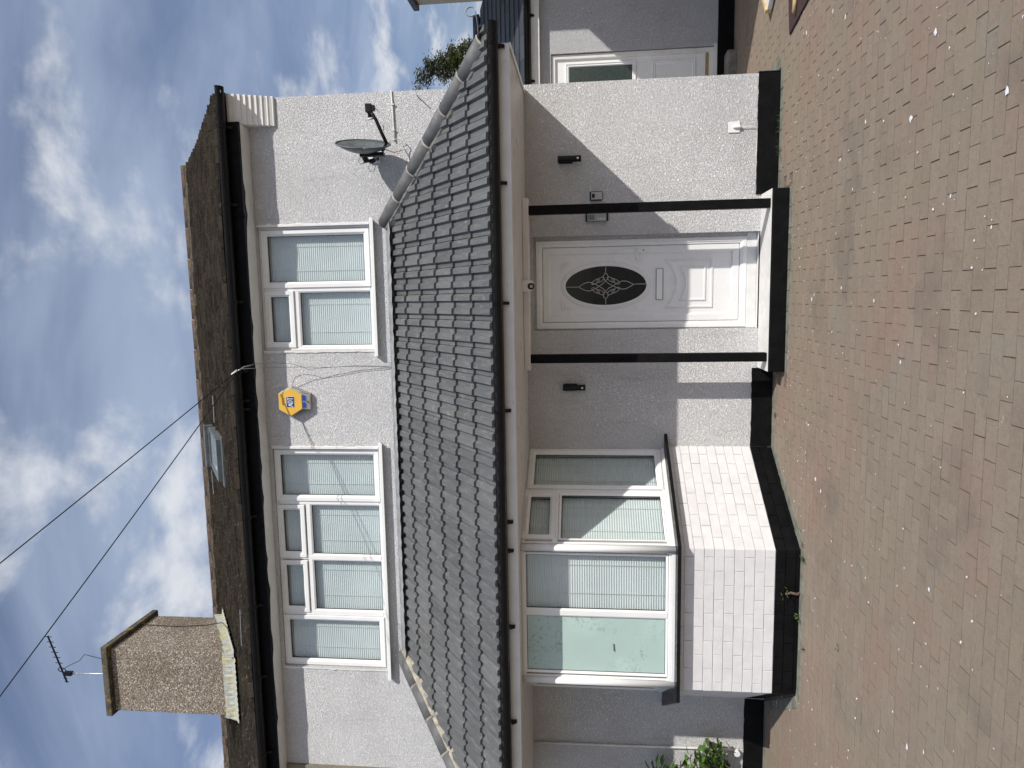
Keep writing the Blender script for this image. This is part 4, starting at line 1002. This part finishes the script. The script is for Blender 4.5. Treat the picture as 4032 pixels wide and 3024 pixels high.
for pts in tips:
    for k in range(15):
        t=random.uniform(.45,1.0) if k>4 else random.uniform(.85,1.02); f=min(t,1)*3; i=min(2,int(f)); p=pts[i].lerp(pts[i+1],min(1,f-i))
        p=p+Vector((random.gauss(0,.045),random.gauss(0,.035),random.gauss(0,.045)))
        M=Matrix.Translation(p)@Matrix.Rotation(random.uniform(0,6.28),4,'Z')@Matrix.Rotation(random.uniform(-.9,.5),4,'X')@Matrix.Rotation(random.uniform(-.6,.6),4,'Y')
        inst('leaf',random.choice(LM),shr,M); cnt+=1
def weed(x,y,r,n,label,z=0,l=.03):
    e=empty('weed',(x,y,z),label,'weed','weeds in the paving joints'); me=leaf_mesh(l,l*.42)
    b=MB()
    for i in range(n):
        a=random.uniform(0,6.28); q=Vector((math.cos(a),math.sin(a),0))*random.uniform(0,r); M=Matrix.Translation(Vector((x,y,z+random.uniform(0,.02)))+q)@Matrix.Rotation(random.uniform(0,6.28),4,'Z')@Matrix.Rotation(random.uniform(.1,1.1),4,'X')
        inst('leaf',me,e,M)
weed(-2.27,-1.22,.02,10,'small green weed in the paving by the right corner of the bay',l=.045)
weed(-2.84,-1.145,.05,14,'pale weed clump against the black base under the middle of the bay',l=.035)
weed(-3.05,-1.30,.02,7,'tiny green weed in the border pavers left of the bay stump',l=.03)
weed(-2.62,-2.1,.02,6,'tiny weed in a joint out in the brown paving',l=.025)
for i,(x,l_) in enumerate(((1.60,'grass tuft at the foot of the black plinth below the cable outlet'),(1.38,'wispy grass tuft at the plinth left of the cable outlet'))):
    e=empty('grass_tuft',(x,-.03,0),l_,'grass','grass tufts at the plinth'); b=MB()
    for k in range(22):
        a=random.uniform(0,6.28); p=Vector((x+random.uniform(-.07,.07),-.03+random.uniform(-.015,.01),0)); q=p+Vector((math.cos(a)*.03,-abs(math.sin(a))*.03,random.uniform(.02,.06)))
        n_=Vector((.003,0,0)); b.add([p-n_,p+n_,q],[(0,1,2)])
    b.build('blades',M_leaf,e,fix=False)
iv=empty('cut_stem',(-2.62,-1.13,0),'sawn off brown ivy stump with a few leaves against the black base of the bay','plant stump')
MB().tube([(-2.615,-1.13,.0),(-2.63,-1.125,.03),(-2.62,-1.12,.08),(-2.635,-1.118,.125)],.014,8,r1=.010).build('stem',M_bark,iv,True)
for i in range(8): inst('leaf',LM[1],iv,Matrix.Translation((-2.63+random.uniform(-.04,.06),-1.13,.10+random.uniform(-.01,.05)))@Matrix.Rotation(random.uniform(0,6),4,'Z')@Matrix.Rotation(random.uniform(-.3,1.2),4,'X')@Matrix.Scale(.45,4))
# tree behind
tr=empty('conifer_tree',(6.95,14.2,0),'dark green conifer with wispy branch tips rising behind the house at the right','tree')
MB().tube([(7.0,14.2,0),(6.97,14.2,3),(6.95,14.2,5.2)],.20,10,r1=.05).build('trunk',M_bark,tr,True)
cr=MB();cr2=MB();br=MB()
def spray(c,n,s,mb):
    for i in range(n):
        p=c+Vector((random.gauss(0,s),random.gauss(0,s),random.gauss(0,s*.55))); a=random.uniform(0,6.28); d1=Vector((math.cos(a),math.sin(a)*.6,random.uniform(-.5,.6)))*random.uniform(.05,.11); d2=Vector((random.uniform(-1,1),random.uniform(-1,1),random.uniform(-1,1))).normalized()*random.uniform(.012,.03)
        mb.add([p-d1*.2-d2,p-d1*.2+d2,p+d1],[(0,1,2)])
for i in range(46):
    z=random.uniform(2.0,4.9); ang=random.uniform(0,6.28); reach=(1.05-(z-2.0)*.24)*random.uniform(.55,1.15)+.12
    p0=Vector((6.95,14.2,z)); p1=p0+Vector((math.cos(ang)*reach,math.sin(ang)*reach*.8,random.uniform(.1,.7)))
    if i<9: 
        tgt=[(6.28,14,6.85),(6.45,14,6.60),(6.62,14,6.50),(6.75,14,6.42),(6.85,14,6.05),(6.42,14,6.15),(7.02,14,5.75),(7.20,14,5.10),(6.6,14,5.9)][i]; p1=Vector(tgt); p0=Vector((6.95,14.2,p1.z-.9))
    br.tube([p0,p0.lerp(p1,.5)+Vector((0,0,-.08)),p1],.03,5,r1=.008)
    for k in range(15): 
        t=.25+.75*k/14; c0=p0.lerp(p1,t)+Vector((0,0,-.3*t*(1-t)))+Vector((random.gauss(0,.10),random.gauss(0,.10),random.gauss(0,.07)))
        spray(c0,46,.085+.06*(1-t),cr if random.random()<.75 or i<9 else cr2)
for i in range(60): spray(Vector((6.80+random.gauss(0,.16),13.8+random.gauss(0,.2),4.4+random.gauss(0,.6))),70,.12,cr2)
br.build('branches',M_bark,tr,True); tag(cr.build('crown',M_cyp,tr,fix=False),kind='stuff'); tag(cr2.build('inner_crown',M_cyp2,tr,fix=False),kind='stuff')

# ---------------------------------------------------------------- odds and ends on the ground
sb=MB().box(2.66,2.98,2.10,2.318,-.01,.115).build('stone_block',M_stone,None,bevel=.02); tag(sb,'rough grey stone block lying at the foot of the side door','stone block')
bd=empty('board',(2.80,.3,.02),'white board edged with pale timber lying on the paving at the right edge','board')
RM=T_at(2.78,.36,.012,R(38))
MB(RM).box(0,.9,-.5,.0,0,.045).build('white_panel',M_white2,bd,bevel=.004); MB(RM).box(0,.9,.001,.040,0,.06).build('timber_edge',M_wood,bd,bevel=.003)
mt=MB(T_at(2.31,-.31,.004,R(10))).box(0,1.0,-.62,0,0,.012).build('door_mat',M_mat,None,bevel=.004); tag(mt,'dark reddish brown mat lying on the paving at the right edge','mat')
hs=MB().tube([(2.42,-.52,.035),(2.50,-.54,.035),(2.60,-.53,.035),(2.72,-.60,.035)],.018,8).build('pipe_offcut',M_wood,None,True); tag(hs,'pale yellow pipe offcut lying on the dark mat','pipe offcut')
lf=inst('dry_leaf',leaf_mesh(.075,.028,'dry_leaf',M_dry),None,Matrix.Translation((-1.16,-.16,.012))@Matrix.Rotation(1.6,4,'Z')); tag(lf,'dark dry leaf lying by the plinth between step and bay','leaf')
ps=MB()
for i in range(110):
    x=random.uniform(-4.2,2.2); yy=random.uniform(-4.2,-.2)
    if infoot(x,yy,.05): continue
    r=random.choice((.006,.008,.010,.014,.022)); n=9; e_=random.uniform(.5,1)
    P=[(x+math.cos(6.283*k/n)*r*random.uniform(.5,1.25),yy+math.sin(6.283*k/n)*r*e_*random.uniform(.5,1.25),.0032) for k in range(n)]
    ps.add(P+[(x,yy,.0040)],[(k,(k+1)%n,n) for k in range(n)])
tag(ps.build('paint_splashes',M_pwhite,drive,fix=False),kind='stuff')
# small stones and paint flecks
pb=MB()
for i in range(520):
    x=random.uniform(-4.8,2.4); yy=random.uniform(-4.3,-.3) if random.random()<.7 else -random.uniform(.3,1.3)
    if infoot(x,yy,.03): continue
    s=random.choice((.003,.004,.005,.006,.009)); c0=Vector((x,yy,s*.5))
    P=[c0+Vector((math.cos(t)*s*random.uniform(.7,1.2),math.sin(t)*s*random.uniform(.7,1.2),random.uniform(-.2,.2)*s)) for t in (0,1.26,2.5,3.77,5.03)]
    pb.add(P+[c0+Vector((0,0,s*.7)),c0-Vector((0,0,s*.5))],[(k,(k+1)%5,5) for k in range(5)]+[((k+1)%5,k,6) for k in range(5)])
tag(pb.build('pebbles',plain('pale pebbles',(.52,.49,.44),.8,.3,60),None,fix=False),'small pale stones scattered over the paving','pebbles',kind='stuff')
